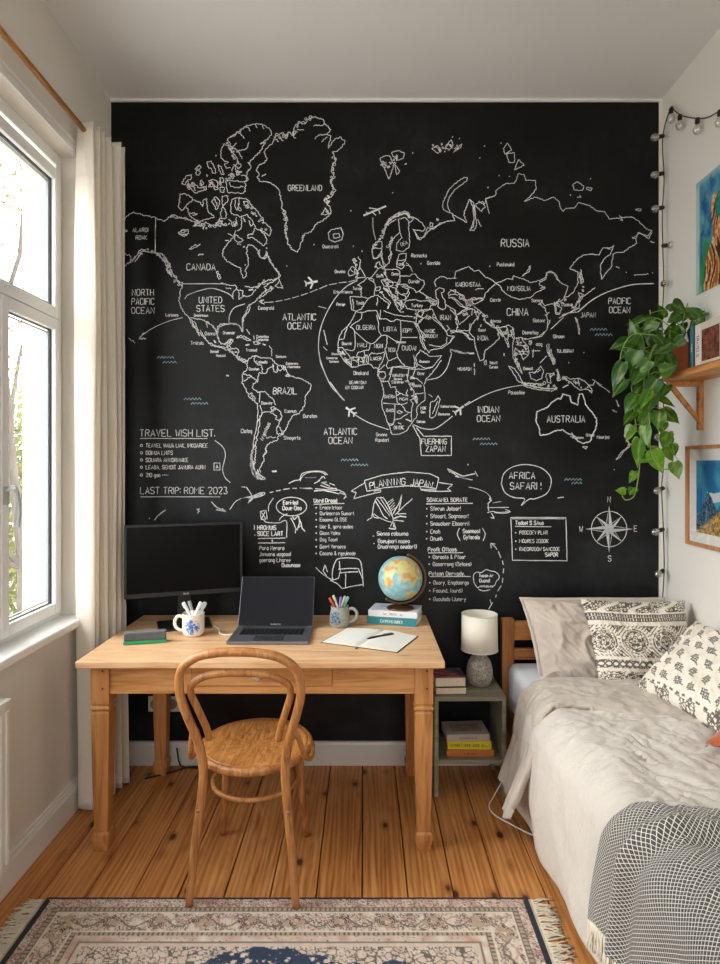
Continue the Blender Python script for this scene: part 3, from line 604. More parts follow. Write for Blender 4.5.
land2 = """
G285,125 300,100 330,80 360,65 385,58 410,75 400,90 440,95 475,120 490,145 480,160 440,155 425,150 440,170 450,200 480,190 520,150 560,130 600,110 640,105;285,125 275,180 255,205 220,235 215,270 225,300 250,295 265,260 270,310 285,335 305,325 315,280 305,235 320,205 345,180 360,165 350,100;350,100 385,90 405,110 405,150 410,220 405,245 375,265 340,260 345,220 370,195 360,170;w1.5 290,130 310,100 340,85 385,68 410,85;270,200 290,130 340,100;445,175 460,205 490,185;c 515,115 530,120 528,140 512,135;c 548,95 560,100 552,108;w1.5 118,238;w1.5 105,55;s w.7 220,90 222,150 235,205;w1.8 465,327
d175,165 165,200 190,225 185,260 205,300 195,345 275,335 255,295 225,250 230,180 210,165 210,150;165,165 185,170 175,215;c 125,325 120,290 150,240 180,255 175,310;140,270 170,290;c 370,215 400,195 405,225 430,240 390,260 370,240;380,265 350,310 320,345 340,350;c 455,270 500,265 555,262 580,280 585,340 565,385 520,380 470,350 455,310;320,345 285,340 260,370 200,405 240,425 235,490 240,510 280,520;c 135,510 240,512 300,525 270,570 235,625 195,640 150,630 140,570;160,530 165,625;300,525 330,510 355,500 355,450 370,430 350,380 345,350;355,500 385,495 410,515 440,545 480,570 490,590 470,620 500,560 450,520 430,490 410,465
d380,520 385,550 375,590;c 360,430 410,420 400,455 365,460;c 420,360 470,350 490,380 520,385 520,410 480,420 440,415 420,380;440,440 480,480 520,530 545,570 560,610 590,650 620,650;480,420 540,430 570,470 560,510 530,500;c 570,400 640,400 665,430 650,480 590,490 545,450;565,385 550,420;590,490 630,500 640,540 610,540 580,560 590,600 620,600;c 555,240 560,180 575,130 640,120 635,180 600,220 630,230 600,260;560,190 630,180;455,240 490,195 480,150 515,125 495,90 495,50;410,130 430,200 445,245 480,210;640,225 670,235 700,290;580,320 675,325 690,305 720,305;c 365,20 420,15 425,60 410,120 375,165 345,170 335,90;335,75 415,75;470,410 500,460 520,520;460,440 500,480 540,500 545,540;530,540 560,560 540,580 570,600;w1.8 435,430 500,470;300,350 350,380;600,415 650,440;w1.5 400,470 430,470;w1.4 240,100
e45,325 45,390 0,410;45,325 135,325 145,310 180,305 210,345 260,370 265,400 240,440 190,475 170,440 120,420 70,405;190,475 215,460 260,490 330,530 380,550 370,580 330,590;100,205 130,230 160,290;c 80,570 110,545 180,535 230,550 290,545 350,590 320,590 310,625 230,630 170,630 110,620;280,510 340,560;300,540 370,560;c 365,455 400,430 440,440 440,465 415,480 430,520 450,550 455,610 430,630 385,600 390,550 370,510;370,420 355,380 375,350 410,330 440,330 470,350 520,345 550,345;c 480,480 500,460 545,450 540,490 500,490 485,510;480,520 530,520 560,545 620,600 660,610;540,490 600,500 625,540 660,560 690,525;455,580 490,605 540,630 550,680 545,720;550,680 600,640 660,610 700,620 690,680;330,620 350,655 340,690 380,720;240,650 290,635 330,620;190,700 210,640;110,430 130,480 100,530;0,540 60,545 80,600 40,640;w1.5 20,560 60,600 50,540;640,570 700,560;650,590 710,575;c 210,640 260,640 240,690 200,690
G275,570 330,590 380,598 425,600;440,565 445,600 440,650 460,630 500,590;w1.3 445,590 480,610
f165,95 155,125 130,170 100,210 65,240 35,290 25,340 25,380 20,410 40,440 75,490 130,535 175,535 205,520 260,510 290,520 310,545 345,545 345,570 340,600 370,650 385,720;165,95 215,100 270,85 330,85 345,120 355,155 380,150 410,150 440,170 470,170 490,155 525,165 580,170 630,175 645,210;365,80 360,130 355,155;645,210 670,250 690,340 720,400;655,190 690,260 720,330;215,100 210,150 120,215
fs 120,215 155,250 155,395 80,395;s 155,250 285,350 370,285;370,285 350,250 345,170 330,120;285,350 270,400 235,405 185,420 170,450;s 370,285 415,285 520,335 525,165;s 525,300 660,300;520,335 495,420 500,460 560,530 620,545 660,530;415,285 415,350 400,400 410,430 425,490 500,460;400,415 345,430 290,425 270,450 265,510;400,425 380,490 345,545;100,215 90,240 70,310 35,320;25,380 60,380 90,420 110,440 130,470 130,535;425,490 410,520 420,550 460,540 520,530 560,530;190,455 185,530;235,405 240,460 225,520;130,460 190,455 240,460;630,440 640,490 660,530;460,540 440,620 430,650 370,650;345,570 400,575 405,610 385,640;340,570 400,520;w1.5 25,400 50,430 60,410 80,440;w1.4 75,480 130,520;70,490 120,470;150,480 180,500;200,490 240,500 210,460;60,470 100,500;w1.6 630,180 660,200 650,215;230,450 260,440 250,500
g75,135 90,175 105,220 110,280 95,320 95,370 120,440 145,510 165,560 175,595 230,595 290,570 330,510 350,480 370,460 380,430 370,400 380,370 440,320 440,270 430,200 450,150 500,100 540,50 570,0;90,175 150,170 165,220 205,215 210,250 270,280 305,290;s 105,345 250,355 300,340;210,290 220,340 250,355 290,415 330,420 345,350 320,320 350,310;s 200,355 190,500 145,510;190,480 240,470 300,430;330,420 335,510;310,70 300,150 320,210 350,250 350,310 375,350 380,310 360,270 430,265;320,140 380,150 420,190;300,235 290,270 305,290 270,280;150,120 180,55 240,60 310,70;310,70 360,75 450,70 500,60 530,20;355,20 360,75 340,140;c 65,120 80,95 115,95 125,120 110,150 75,145;c 545,285 560,320 545,380 525,440 495,465 475,450 480,380 485,340 520,325;500,430 540,330;w1.6 360,290 375,340;210,250 210,290 240,270;320,150 360,150;325,130 355,140;w1.4 285,475 330,490;w.8 470,275 500,295;w1.4 165,575 175,590;225,500 250,515;c 215,415 235,405 262,415 240,430;150,525 190,515
H455,60 500,30 530,45 560,70 590,100 605,130 640,135 620,165 580,195 520,205 510,220 485,185 470,140 440,80;510,180 570,190 600,170 600,140;530,0 545,40 600,110 615,95 600,80;465,205 440,245 450,280 490,300 530,290 550,265 575,235 515,240 465,205;w1.5 620,205 650,210 680,220 715,222;490,130 460,100;640,0 660,60 650,110 620,120;660,110 715,130
I30,315 35,275 70,258 120,240 160,270 190,262 230,310 265,320 300,350 260,385 230,415 225,445 150,445 110,460;300,350 370,320 410,325 415,300 440,310 490,325 530,345 590,330 585,360 625,380 560,410 530,440 460,455 400,440 370,420 340,395 330,370 300,350;590,330 625,310 630,280 660,270 690,290 720,345;c 525,232 520,270 470,305 505,270;110,460 180,520 220,550 230,600 290,635 330,640 385,620 410,640 400,690 420,720;230,600 270,630 320,655 310,690;0,390 90,430 110,500 130,490 150,450;10,440 70,500 110,515;0,520 40,560 40,610 55,640;40,560 120,520 160,520 180,570 140,620 130,660 50,655;60,620 130,560;180,520 190,560 180,590;0,655 70,665 110,680 130,720;s 165,395 180,385 220,385;580,480 620,510 630,540 640,600 635,650 600,695 540,710;640,490 620,500 600,470 580,490;720,450 690,480 640,490;650,540 620,560;680,470 690,540 715,545;w1.4 110,470 150,480 130,500;120,470 160,500;w1.8 257,237;w1.6 197,630;c 140,460 200,450 220,455 160,485;330,660 350,690 370,650;w1.4 325,650 345,700
K120,20 115,75 145,105 150,150 180,245 200,240 210,185 260,145 295,110 290,70 300,45;0,70 80,75 110,110 140,120;20,100 0,130;300,45 340,40 350,75 345,120 325,100 310,70;345,30 380,50 385,100 360,60;325,100 350,165 355,160 345,120;385,100 375,150 380,230 410,290 435,325 420,285 390,220 390,165 425,200 440,240 475,200 470,160 440,130 430,110 470,115 530,100 580,60 600,0;385,110 430,105 455,120;395,150 440,155 460,180;400,180 430,190 470,190;395,130 430,140;410,205 470,205;c 205,250 215,240 220,265 210,270;c 350,275 385,290 420,340 440,380 410,370 380,320;w1.3 440,385 500,400 560,410 640,415;600,425 530,418 470,405 440,395;c 475,315 510,315 545,275 560,310 550,350 520,365 485,350;500,320 545,300;575,345 580,320 620,325 600,345 605,380 585,375 580,345;605,430 640,410;c 640,355 650,310 660,350;580,150 595,145 590,180 610,200 630,250 620,270 605,230 585,190 580,150;w1.6 590,190 620,240;540,260 580,215;c 475,125 490,125 485,150 475,145;w.8 490,185 540,183;w.8 500,175 495,225;w1.8 0,178 30,185 60,195 145,200;0,230 10,200 0,180;w.8 147,260 147,280;w.8 147,290 147,330;w1.2 325,200 325,215;w1.5 183,30;w1.2 430,380 550,385;w1.6 290,70 320,100;300,60 330,90
m375,280 400,280 420,295 470,290 510,310 540,340 555,370 520,355 480,360 450,340 420,310 380,290;470,290 475,335;570,310 560,330 530,330;580,320 620,345 660,375;w1.7 385,285 400,295;w1.3 220,490 260,475 290,460 310,435 345,410 365,415 375,385 420,395 425,430 465,450 475,385 495,385 515,450 550,490 580,540 575,590 550,640 540,670 500,680 465,665 445,640 430,625 410,625 380,600 330,605 290,625 240,632 235,590 215,540 220,490;430,615 440,650 420,635;c 495,700 525,700 512,715;w.8 695,420 715,460;w1.2 675,480 700,495;w1.2 375,345 410,330;w1.2 345,250 350,290 345,305 365,300;w1.3 410,195;w1.3 500,135
U105,635 125,670 120,690 95,710 70,745 85,735 105,705 130,685 115,640;125,670 145,685
D0,360 10,385 15,430 0,470;20,375 45,365 55,385 40,400;70,410 55,355 90,345 95,325 130,300 160,300 175,265 195,270 200,290 235,290 238,320 215,350 195,365 235,350 270,362 300,350 320,365 325,390 335,402 345,390 375,390 390,370 430,380 455,400 485,402 500,428 540,425 580,420 605,435 635,465 655,470 640,490 610,480 585,500;c 135,155 150,180 125,195 120,175;c 130,195 160,190 160,225 140,225;c 175,215 195,235 160,252;c 370,305 385,295 410,310 405,325 375,325;c 420,315 440,318 435,327 420,322;385,350 400,350 395,343;c 595,395 615,392 612,400;w1.3 50,165;w1.3 33,208;w1.3 110,155;w1.3 62,315;w1.3 103,272;w1.3 140,275;w1.3 432,283;w1.3 360,342;538,415 550,435 540,432
Cc 605,400 585,398 540,430 510,460 490,500 475,540 480,565 515,580 500,540 510,500 540,460 600,415;515,580 540,595 600,630 585,590 600,545 615,510 635,530 640,590 635,650 615,670 640,670 650,640 645,590 640,540;645,540 665,565 680,575;655,615 675,650;660,520 690,540 700,510 720,500;525,590 540,620 500,625 460,635 430,665 400,655 385,690;c 155,300 175,290 200,285 210,300 225,330 215,370 200,410 185,370 165,330;170,330 200,345;c 215,270 250,260 280,275 275,300 245,310 220,290;c 230,330 255,365 240,385;230,290 245,300;c 420,250 450,235 470,260 450,275;440,235 465,270;c 490,240 520,205 530,230 510,260;500,225 530,250;c 530,270 560,240 575,225 570,245;w1.4 525,190;w1.4 560,198;w1.4 485,265;w1.4 320,272;w1.4 690,237;w1.4 665,297;w1.4 708,450;w1.4 217,477;w1.3 280,332 292,327;300,600 330,605 300,640
J620,180 600,215 570,190 545,180 530,215 510,205;530,215 535,240 500,260 460,290 430,290 405,300 400,330 395,370 370,400 340,440 335,400 335,360 360,320 390,300 410,250 395,265 375,265 350,265 325,305 290,300 240,305 215,320 185,350 165,380 190,390 210,400 210,460 185,510 155,535 130,540;225,385 240,455 225,465 220,400;c 210,510 245,530 220,540;215,540 218,600 195,600 205,560;w.8 220,540 245,530 305,485;105,655 160,625 210,620;w1.4 120,640 170,620 210,600;s 60,715 130,650;s w1.1 210,620 280,560 350,520 430,490 520,468 630,463;w.8 420,370 440,378;w1.2 475,400;w.7 520,415 560,415 600,410;w1 620,403;c 80,575 120,600 105,635 85,630 90,600;85,575 130,550 155,480 125,465 95,440 75,405 40,400 30,440 0,455;0,490 25,480 20,495;w1.6 195,650 210,690 218,720;w1.2 610,230 632,236;365,265 390,275
L w1.6 205,-5 218,80;w.7 290,330 340,360;w.7 325,355 385,400;w.8 425,445 435,480;w1 400,500 425,510
"""
routes = """
Fs w.8 175,372 200,372 225,370;s w.8 235,368 270,362;s w.8 280,360 310,353;s w.8 320,350 355,340;s w.8 365,337 400,325;s w.8 410,322 450,305;s w.8 460,302 500,285;s w.8 510,282 550,275;s w.8 560,272 600,268;s w.8 610,267 655,255;w1.2 150,368 175,360;w1.2 150,368 178,382;c 150,368 162,360 165,376
Fs w1.1 655,260 600,290 550,340 500,420 465,510 455,600 465,680 480,720
Ns w1.1 582,10 590,60 620,150 665,240 720,300
Hs w1.1 0,370 40,425 75,465;s w1.1 130,540 200,580 300,615;s w1.1 430,590 480,610 540,610 600,570 630,545;s w1.1 500,360 560,345 600,300 620,240;s w1.1 690,490 720,470
Ks w1.1 90,515 180,465 260,430 350,405 440,390
Fw1.4 482,515 500,590;w.8 455,393 495,403;w.7 480,600 500,620;w2 430,75;w1.6 290,185;w1.4 632,85
Ps w1.2 140,0 160,25 178,43;w1.3 465,150 495,185;w1.3 450,140 480,195 485,262 605,262 606,185 497,185
Os w1 488,105 530,140 542,185 528,250 540,295 568,322;s w1.3 470,420 500,450 540,465;w1.5 495,462 545,470;w1.5 545,472 525,455;s w1.1 565,460 600,415 660,395 720,385;w1.2 178,515 195,492 235,462;w1.5 150,505;w1.5 400,465 410,470;w1.5 395,460 410,458;w1.5 405,470 400,480
Ow1.1 105,95 450,95;w1.1 105,395 515,395
Pw1.3 258,362 330,340 430,328 520,335 555,352;w1.3 258,362 268,405;w1.3 268,405 340,390 430,383 500,387 545,395 555,352;w1.2 258,372 235,385 205,405 225,410 215,435 300,412 322,408 322,398;w1.2 295,405 320,400;w1.2 555,370 610,378 590,395 605,405 520,405 485,400 480,390;w1.5 485,398 545,400
Pw1.4 590,315 650,345 700,335;w1.2 600,325 640,350 690,360;w1.4 620,345 665,355;w1.3 590,315 600,330;w1 700,325 710,345;w2 670,298
Ps w1.1 0,365 10,345 35,330 80,328 105,340;s w1 20,350 65,350;w1.2 70,365 95,345 100,355;w1.2 85,370 120,385;w1.2 0,392 50,395;w1.2 60,395 150,402;s w1.2 140,395 175,410 185,430
Qs w1.3 165,180 185,176;w1.3 200,172 225,167;w1.3 240,163 275,158;w1.3 290,157 315,157;w1.3 330,155 350,156;w1.3 365,156 395,155;s w1.3 270,130 300,115 330,108 345,75 400,62 460,65 485,82;w1.2 365,97 420,97;w1.3 410,130 440,115 455,90;w1.2 450,125 480,122;w1.2 495,128 525,140;w1.5 445,140 490,155 535,158;w1.5 410,172 460,168 520,180 550,188;s w1.3 550,180 585,195 575,215
Qs w1.3 0,215 30,208 60,208 90,190 130,180 135,190 100,205 60,215 45,240;w1.4 35,150 60,185 70,210;w1.2 10,148 30,150;w1.6 75,205 125,188;w1.6 45,238 70,215
Qs w1.1 185,210 160,250 158,285;c 112,285 145,278 150,325 118,330;118,290 140,320;140,285 120,325;s w1.1 130,330 150,345 215,348 257,338 258,430;w1.2 80,360 80,385;w1.2 80,415;w1.2 100,435 250,432;w1.2 100,460 250,458;w1.5 178,440 180,455
Qs w1.2 245,305 225,320 218,335;s w1.2 245,305 262,298;w1.3 280,320 295,345 310,380 305,405;w1.5 290,310 300,330 320,310 335,340 345,380 360,395;w1.5 325,310 330,350 315,390;w1.3 335,365 310,385
Qw1.2 408,245 578,240;w1.2 485,620 470,580 460,615 480,640;s w.9 420,595 450,625 500,660;s w1.3 510,640 515,600 530,560 550,545 610,542 660,552 675,600 683,700;w1.3 500,670 545,655 555,620 550,560;w1.3 500,665 540,685 565,712 640,695 685,690;w1.4 545,605 600,600 650,600;w1.4 550,625 610,620 655,618;w1.3 585,630 585,705;w1.3 655,600 680,660;w1.3 495,655 515,665 510,640
Rw1.2 135,485 175,460 190,350 215,300 265,300 300,350 340,440 350,540;w1 190,430 230,460 300,490 350,500;w1.5 200,320 270,450 300,470;w1 215,310 320,450;w1 240,300 350,470;w1 290,350 345,310;w.8 300,370 350,320;w.8 310,390 355,340;w.8 320,400 360,360;w.8 330,410 365,380;w1.3 345,430 395,340 415,275 405,340 390,400;w1.3 360,440 430,370 500,310;w1.8 340,470 400,450 450,455;w1.3 350,480 430,490;w1.3 380,430 450,430;w1.6 310,545 365,555;w1.4 350,500 365,550;w1.2 180,430 195,460 230,465;w1.3 325,530 345,490
Sw1.2 80,172 415,168;w1.1 95,525 345,523;w1.1 105,695 400,695;s w1.1 320,345 305,390 325,438;s w1.1 485,345 505,390 490,438
Ss w1.2 545,455 575,480 590,500;s w1.2 600,515 618,560;s w1.2 628,580 636,610;s w1.2 638,635 635,670;s w1.2 632,705 628,740;s w1.2 620,760 595,800;s w1.2 585,825 580,845;s w1.2 560,880 530,930;w1.2 545,455 548,490;w1.2 545,455 578,462;w1.1 540,860 548,890
Ss w1.1 425,740 420,690 440,665 480,665 510,645 545,655 575,660 600,680 605,705 585,730 570,760 530,770 470,765 450,775 425,740;s w1.1 455,785 490,798 540,790
Sw1.2 520,200 675,197;w1.1 520,235 560,225 600,235 680,228;s w1 570,235 640,240 685,228 650,212;w1.3 535,130 545,150 525,170;w1.3 540,120 550,150;w1.2 550,240 570,275 545,270;w.7 560,165 620,155;w1 525,165 530,225
Ts w1.2 45,135 55,95 90,68 145,58 205,72 240,105 243,140 225,175 180,195 155,197 125,222 138,195 95,190 60,170 45,135
Tw1.2 83,270 303,270 308,443 90,441 83,270;w.9 88,275 298,275;w1.1 100,305 245,307;w1.3 270,192 295,188;w1.3 495,78
Ss w.7 385,50 450,65 510,90 540,120
"""
def plane_icon(mb, cx, cy, s_, ang):
    ca, sa = math.cos(ang), math.sin(ang)
    def T(x, y): return Vector((cx+(x*ca-y*sa)*s_, cy+(x*sa+y*ca)*s_))
    ribbon(mb, [T(-1, 0), T(1, 0)], .32*s_, onwall)
    for q in (-1, 1):
        ribbon(mb, [T(.25, 0), T(-.35, q*.95)], .27*s_, onwall); ribbon(mb, [T(-.7, 0), T(-1.05, q*.45)], .2*s_, onwall)
ch = MB(); draw(ch, land, .85, .75); draw(ch, land2, .78, .42)
def islets(fr_, coords, step, spread, size, seed, n=6, w=.62):
    rn = random.Random(seed); ox, oy, k = FR[fr_]
    P = [Vector((ox+float(c.split(',')[0])/k, oy+float(c.split(',')[1])/k)) for c in coords.split()]
    for a, b in zip(P, P[1:]):
        m_ = max(1, int((b-a).length/step))
        for i in range(m_):
            c = a.lerp(b, (i+rn.random())/m_)+Vector((rn.gauss(0, spread), rn.gauss(0, spread))); r_ = size*rn.uniform(.5, 1.3); a0 = rn.uniform(0, 6.28); q = rn.uniform(.4, 1.)
            pts = [c+Vector((math.cos(a0)*math.cos(t_)*r_-math.sin(a0)*math.sin(t_)*r_*q, math.sin(a0)*math.cos(t_)*r_+math.cos(a0)*math.sin(t_)*r_*q))*rn.uniform(.7, 1.2) for t_ in [6.283*j/n for j in range(n)]]
            ribbon(ch, pts+[pts[0]], w, onwall)
islets('E', "190,105 240,120 280,150 305,190 330,240 360,280", 2.2, .8, 1.3, 1)
islets('E', "60,190 110,165 150,125 180,105", 2.5, .8, 1.2, 2)
islets('B', "535,270 530,340 525,410 530,460 495,520 500,580", 2.6, .9, 1.3, 3)
islets('B', "270,560 290,620 285,690", 2.6, .8, 1.2, 4)
islets('B', "230,190 330,180 350,120 430,95", 3, 1.2, 1.3, 5)
islets('a', "130,600 300,600 420,570 470,560 590,480 620,420", 3.2, 2., 1.6, 6)
islets('a', "520,200 580,260 590,380", 3, 1.4, 1.3, 16)
islets('b', "150,210 230,220 330,230 400,220 440,200", 2.6, 1.6, 1.5, 7)
islets('b', "430,120 500,100 600,200 640,260", 3, 1.5, 1.3, 17)
islets('b', "560,640 620,610 680,640", 2.5, 1.4, 1.3, 8)
islets('G', "225,250 260,190 300,110 350,70 400,65", 2.4, .6, 1.1, 9)
islets('d', "370,230 440,260 480,440 560,560 600,600", 2., 1.6, 1.2, 10)
islets('d', "180,180 200,260 210,340", 2.2, 1., 1.2, 11)
islets('f', "30,400 90,490 180,480 250,490", 2.3, 1.2, 1.2, 12)
islets('g', "300,130 350,250 360,310", 3, 1.3, 1.3, 13)
islets('c', "155,400 155,490 190,550 240,570", 1.6, .7, 1.1, 14)
islets('h', "235,210 240,250 290,270 340,330", 2., 1.2, 1.2, 15)
islets('h', "430,180 480,190 450,185", 2., .7, 1., 18)
islets('I', "110,470 140,490 170,520 330,660 400,690", 2.2, 1.1, 1.2, 19)
islets('K', "400,120 450,150 460,190 390,200 410,290", 2.2, 1.1, 1.3, 20)
islets('K', "450,385 560,385 640,410", 2.4, .8, 1.2, 21)
islets('m', "280,280 340,260 380,285 480,340 560,370", 2.8, 1.2, 1.2, 22)
islets('m', "290,110 320,200", 2., .9, 1.3, 23)
islets('J', "90,590 140,560 190,600 240,520 220,400", 2.6, .9, 1.1, 24)
islets('C', "420,250 500,240 570,235", 2., 1.6, 1.1, 25)
islets('C', "160,310 200,350 250,280", 2., 1.4, 1.3, 26)
islets('e', "280,540 370,570", 1.8, 1., 1.2, 27); islets('e', "640,560 700,560", 1.8, 1., 1.2, 28); islets('e', "200,640 180,690", 2, .8, 1.2, 29)
draw(ch, "Fc 505,15 520,0 570,-12 582,20 575,50 540,62 510,50;c 530,22 560,18 565,38 535,42", .8, .3)
co_ = ch.build('chalk_coastline', m_chalk, wb, label='white chalk outlines of continents and countries')
ch = MB(); LWS = .68; draw(ch, routes, 1., .15); LWS = .86
def tx(s, x, y, h, xs=.8, rot=0, align='c', w=.95):
    for st in text_strokes(s, x, y, h, xs, rot, align):
        st = [Vector((a+random.uniform(-.12, .12), b+random.uniform(-.12, .12))) for a, b in st]
        ribbon(ch, st, w, onwall)
for p in (circ(291.5, 506.5, 15.2, 9.3),): ribbon(ch, p, .8, onwall)
# compass rose
ccx, ccy = 609, 529
ribbon(ch, circ(ccx, ccy, 17.8), .7, onwall); 
for k in range(8):
    a = k*PI/4; Lk = 23 if k % 2 == 0 else 18; wk = 3.6 if k % 2 == 0 else 3
    tip = Vector((ccx+Lk*math.cos(a), ccy+Lk*math.sin(a))); l = Vector((ccx+wk*1.2*math.cos(a+PI/4), ccy+wk*1.2*math.sin(a+PI/4))); r = Vector((ccx+wk*1.2*math.cos(a-PI/4), ccy+wk*1.2*math.sin(a-PI/4)))
    c0 = Vector((ccx, ccy)); ribbon(ch, [l, tip, r], .8, onwall); ribbon(ch, [c0, tip], .5, onwall)
    ch.add([onwall(c0), onwall(tip), onwall(l)], [(0, 1, 2)])
plane_icon(ch, 311.5, 282.5, 6.2, -.2); plane_icon(ch, 350.5, 411, 5.8, .65+PI); plane_icon(ch, 459, 409.5, 5.8, 2.5+PI)
for q_, w_q in (([(363.5, 215.6), (386, 206.2)], 1.9), ([(369, 208), (378.5, 209.5), (380, 214)], 1.1), ([(372, 212), (376, 215.5)], 1.), ([(366, 212), (369, 214)], .8)): ribbon(ch, [Vector(p) for p in q_], w_q, onwall)
draw(ch, routes.splitlines()[0], 1) if False else None
ch.build('chalk_drawing', m_chalk, wb, label='white chalk flight routes, planes, compass rose and little sketches')
ch = MB()
TX = [("GREENLAND",305,188,5.6,.75),("ALARDI",140.5,230,4.2,.8),("ROAK",141.5,237.5,4,.8),("CANADA",201,267,6.4,.85),("UNITED",210.5,300,6.2,.8),("STATES",210.5,308.5,6.2,.85),
("NORTH",143,292.5,6.2,.8),("PACIFIC",143,301.5,6.2,.75),("OCEAN",143,310.5,6.2,.85),("ATLANTIC",299.5,317,6.4,.8),("OCEAN",299.5,326,6.4,.85),("BRAZIL",285,391,6.4,.8),
("ATLANTIC",340.5,431.5,6.4,.8),("OCEAN",340.5,440.5,6.4,.85),("INDIAN",488.5,409.5,6.2,.85),("OCEAN",488.5,418.5,6.2,.85),("RUSSIA",515,243,7.6,.8),("CHINA",517.5,312,7.2,.8),
("MONSGLIA",519,288.5,4.6,.75),("KAIEKNSTAA",468,284.5,4.2,.7),("INDIA",483,338,4.6,.75),("IRAN",445.5,317.5,5,.75),("JAPAN",588,315,4.8,.75),("PACIFIC",619.5,301,6,.75),
("OCEAN",619.5,310,6,.8),("AUSTRALIA",566,419,6.6,.78),("OLGEIRA",366,327.5,4.6,.75),("LIBYA",390,329,4.6,.75),("EGPY",407.5,330.5,3.8,.7),("MALI",362,345,4.2,.75),("NIGHI",378.5,346,4,.7),
("TEGI",391.5,350,3.6,.7),("DUDAI",409,348,4.6,.8),("HADIC",430,331,3.4,.8),("DRUDEN",430.5,336,3.4,.75),("Dournic",347,343.5,3,.7),("LAKER",376,358.5,3.4,.7),("Dinokand",361,373,3.8,.7),
("DEARN DAY",358,382.5,3,.75),("EIY CODNAR",354.5,387.5,3,.75),("AFRICA",522,475.5,6.6,.85),("SAFARI !",525.5,486,6.8,.85),("FUERHING",434,441.5,5.4,.72),("ZAPAN",435.5,448.8,6,.75),
("N",609,499.5,5.6,.8),("S",609.5,558.5,5.6,.8),("W",581,529,5.6,.85),("E",635.5,528.5,5.6,.8),("Cunoqratd",266,308,3.4,.7),("Duocarati",330.5,246.5,3.4,.75),("Deunho",340,271.5,3,.75),
("Erio Prtenra",343,292,3,.75),("Perior",341,304.5,3,.75),("Tenit",360,303,3.6,.7),("Turzai",357,288.5,3,.7),("Turkey",417,305.5,3.4,.75),("Duride",414,281.5,3.4,.8),("Deno",395,274,3,.75),
("Gern",380,276,3,.75),("Rocnocka",419,255.5,3.4,.75),("Gocciola",433.5,263,3.4,.75),("Puotsnuind",505.5,264.5,3.6,.7),("Caccte",495.5,300,3.2,.75),("Sacnco",537,300.5,3.2,.75),
("Mensa",496,321,3.2,.75),("Siaconc",539,320.5,3.4,.75),("Doenchoy",530.5,332.5,3.6,.75),("Olinaan",558.5,336.5,3.4,.75),("Cooooo",567,304.5,3.2,.75),("Pauostine",516.5,392.5,3.6,.75),
("TULJOGRAN",565,351,3,.7),("Ouast",482,330,2.8,.75),("MENSTON",464.5,369,2.8,.75),("THANT",493.5,363,2.6,.7),("Cursea",493.5,367,2.6,.7),("Domsat",528,368.5,3,.7),("Mourjoo",603,437,3.2,.75),
("Danna",210,333.5,3.6,.75),("Dramnair",229,332.8,3,.7),("Trnicola",197,343,3.4,.75),("Larioneo",172,315,3,.75),("Deanietnsun",201,315.4,2.6,.7),("Decoait",214.5,351.5,2.6,.7),
("Hoacast",221,355.5,2.6,.7),("Trasoud",251.5,350,2.8,.75),("Canonitou",262.5,336.5,2.6,.75),("Conounoo",262.5,339.5,2.6,.75),("Latuodio",262,362,2.8,.7),("Donoton",254,369,2.8,.7),
("Sonauno",281,356.5,2.4,.8),("Coinorara",292,363.5,2.4,.8),("Monrmano",294,366.8,2.4,.8),("Domvinc",267,403,3,.75),("Euonun",290.5,411,3.4,.75),("Ouroton",310,416,3.6,.75),
("Clofog",246.5,431,3.8,.75),("Stnogerts",292,437.8,3.4,.75),("Geonno",381.5,434.5,3.2,.75),("Ramdari",382,440,3.6,.75),("Doknao",421,421.5,2.6,.7),("Eoiosuraas",447.5,406.3,2.4,.8),
("Dooounos",444,414,2.4,.8),("MOK",423.5,408,2.8,.75),("Gon",423,412,2.4,.75),("DAERA",389.5,396.5,3.2,.75),("DAUD",390,410.3,3,.7),("PACAM",403.5,399,2.6,.7),("Dnonacn",424.5,361.5,2.4,.8),
("Dauno",417,385.5,3,.75),("Denc",421,373.5,3,.8),("EIRATON",398.5,375.5,2.6,.8),("Oocnno",398,379,2.2,.8),("Cakabnar",398,382,2.6,.8),("DINDIC",399,427.5,3.4,.75),("Tona",400,264,3.2,.8),
("Oriona",590,435,2.6,.75),("Daounn",579,437.5,2.6,.75),("Peru",253,396,3.4,.75,.75),("Argentoua",265,431.5,3.8,.75,-1.15),("Smoue",390,242.5,4.4,.7,-1.25),("DEA",404,243.5,3.4,.8,-.4),
("O",530,343,3,.8),("oag",539,344,3.6,.8),("Dtotorna",337,354,2,.9),("Conaaras",332,358,2,.9),("Sontono",334,361.5,2,.9),("Donaoso",401,342,2.2,.8),("Tartary",463,299,2.6,.7,.3),
("Aot",428,318,2.8,.8,.1),("Dog",465,314,2.6,.8,-.5)]
for t_ in TX: tx(*t_[:5], rot=(t_[5] if len(t_) > 5 else 0), w=(.76 if t_[3] > 5 else .50))
def lst(lines, x, y, dy, h, xs=.85, bullet=None, w=.54):
    for i, s in enumerate(lines):
        yy = (y+dy*i) if not isinstance(dy, (list, tuple)) else dy[i]
        if bullet is not None:
            if bullet == 'o': ribbon(ch, circ(x-4.5, yy, 1.2, n=8), .7, onwall)
            else: ribbon(ch, [Vector((x-4.4, yy)), Vector((x-3.2, yy+.3))], 1.4, onwall)
        tx(s, x, yy, h, xs, align='l', w=w)
tx("TRAVEL WISH LIST.", 140, 433, 6.8, .88, align='l', w=.76)
tx("LAST TRIP: ROME 2023", 140.5, 490.5, 6.6, .84, align='l', w=.76)
lst(["TEAVEL WAUA LIAK, INKOARIEE","DOINUA LNITS","SOUARA ANNORNAIKE","LEABA, SENOIT JANURA AURN","210 goo ----"], 146, 0, [445.5,452.8,460,467.2,475], 3.8, .78, 'o', .66)
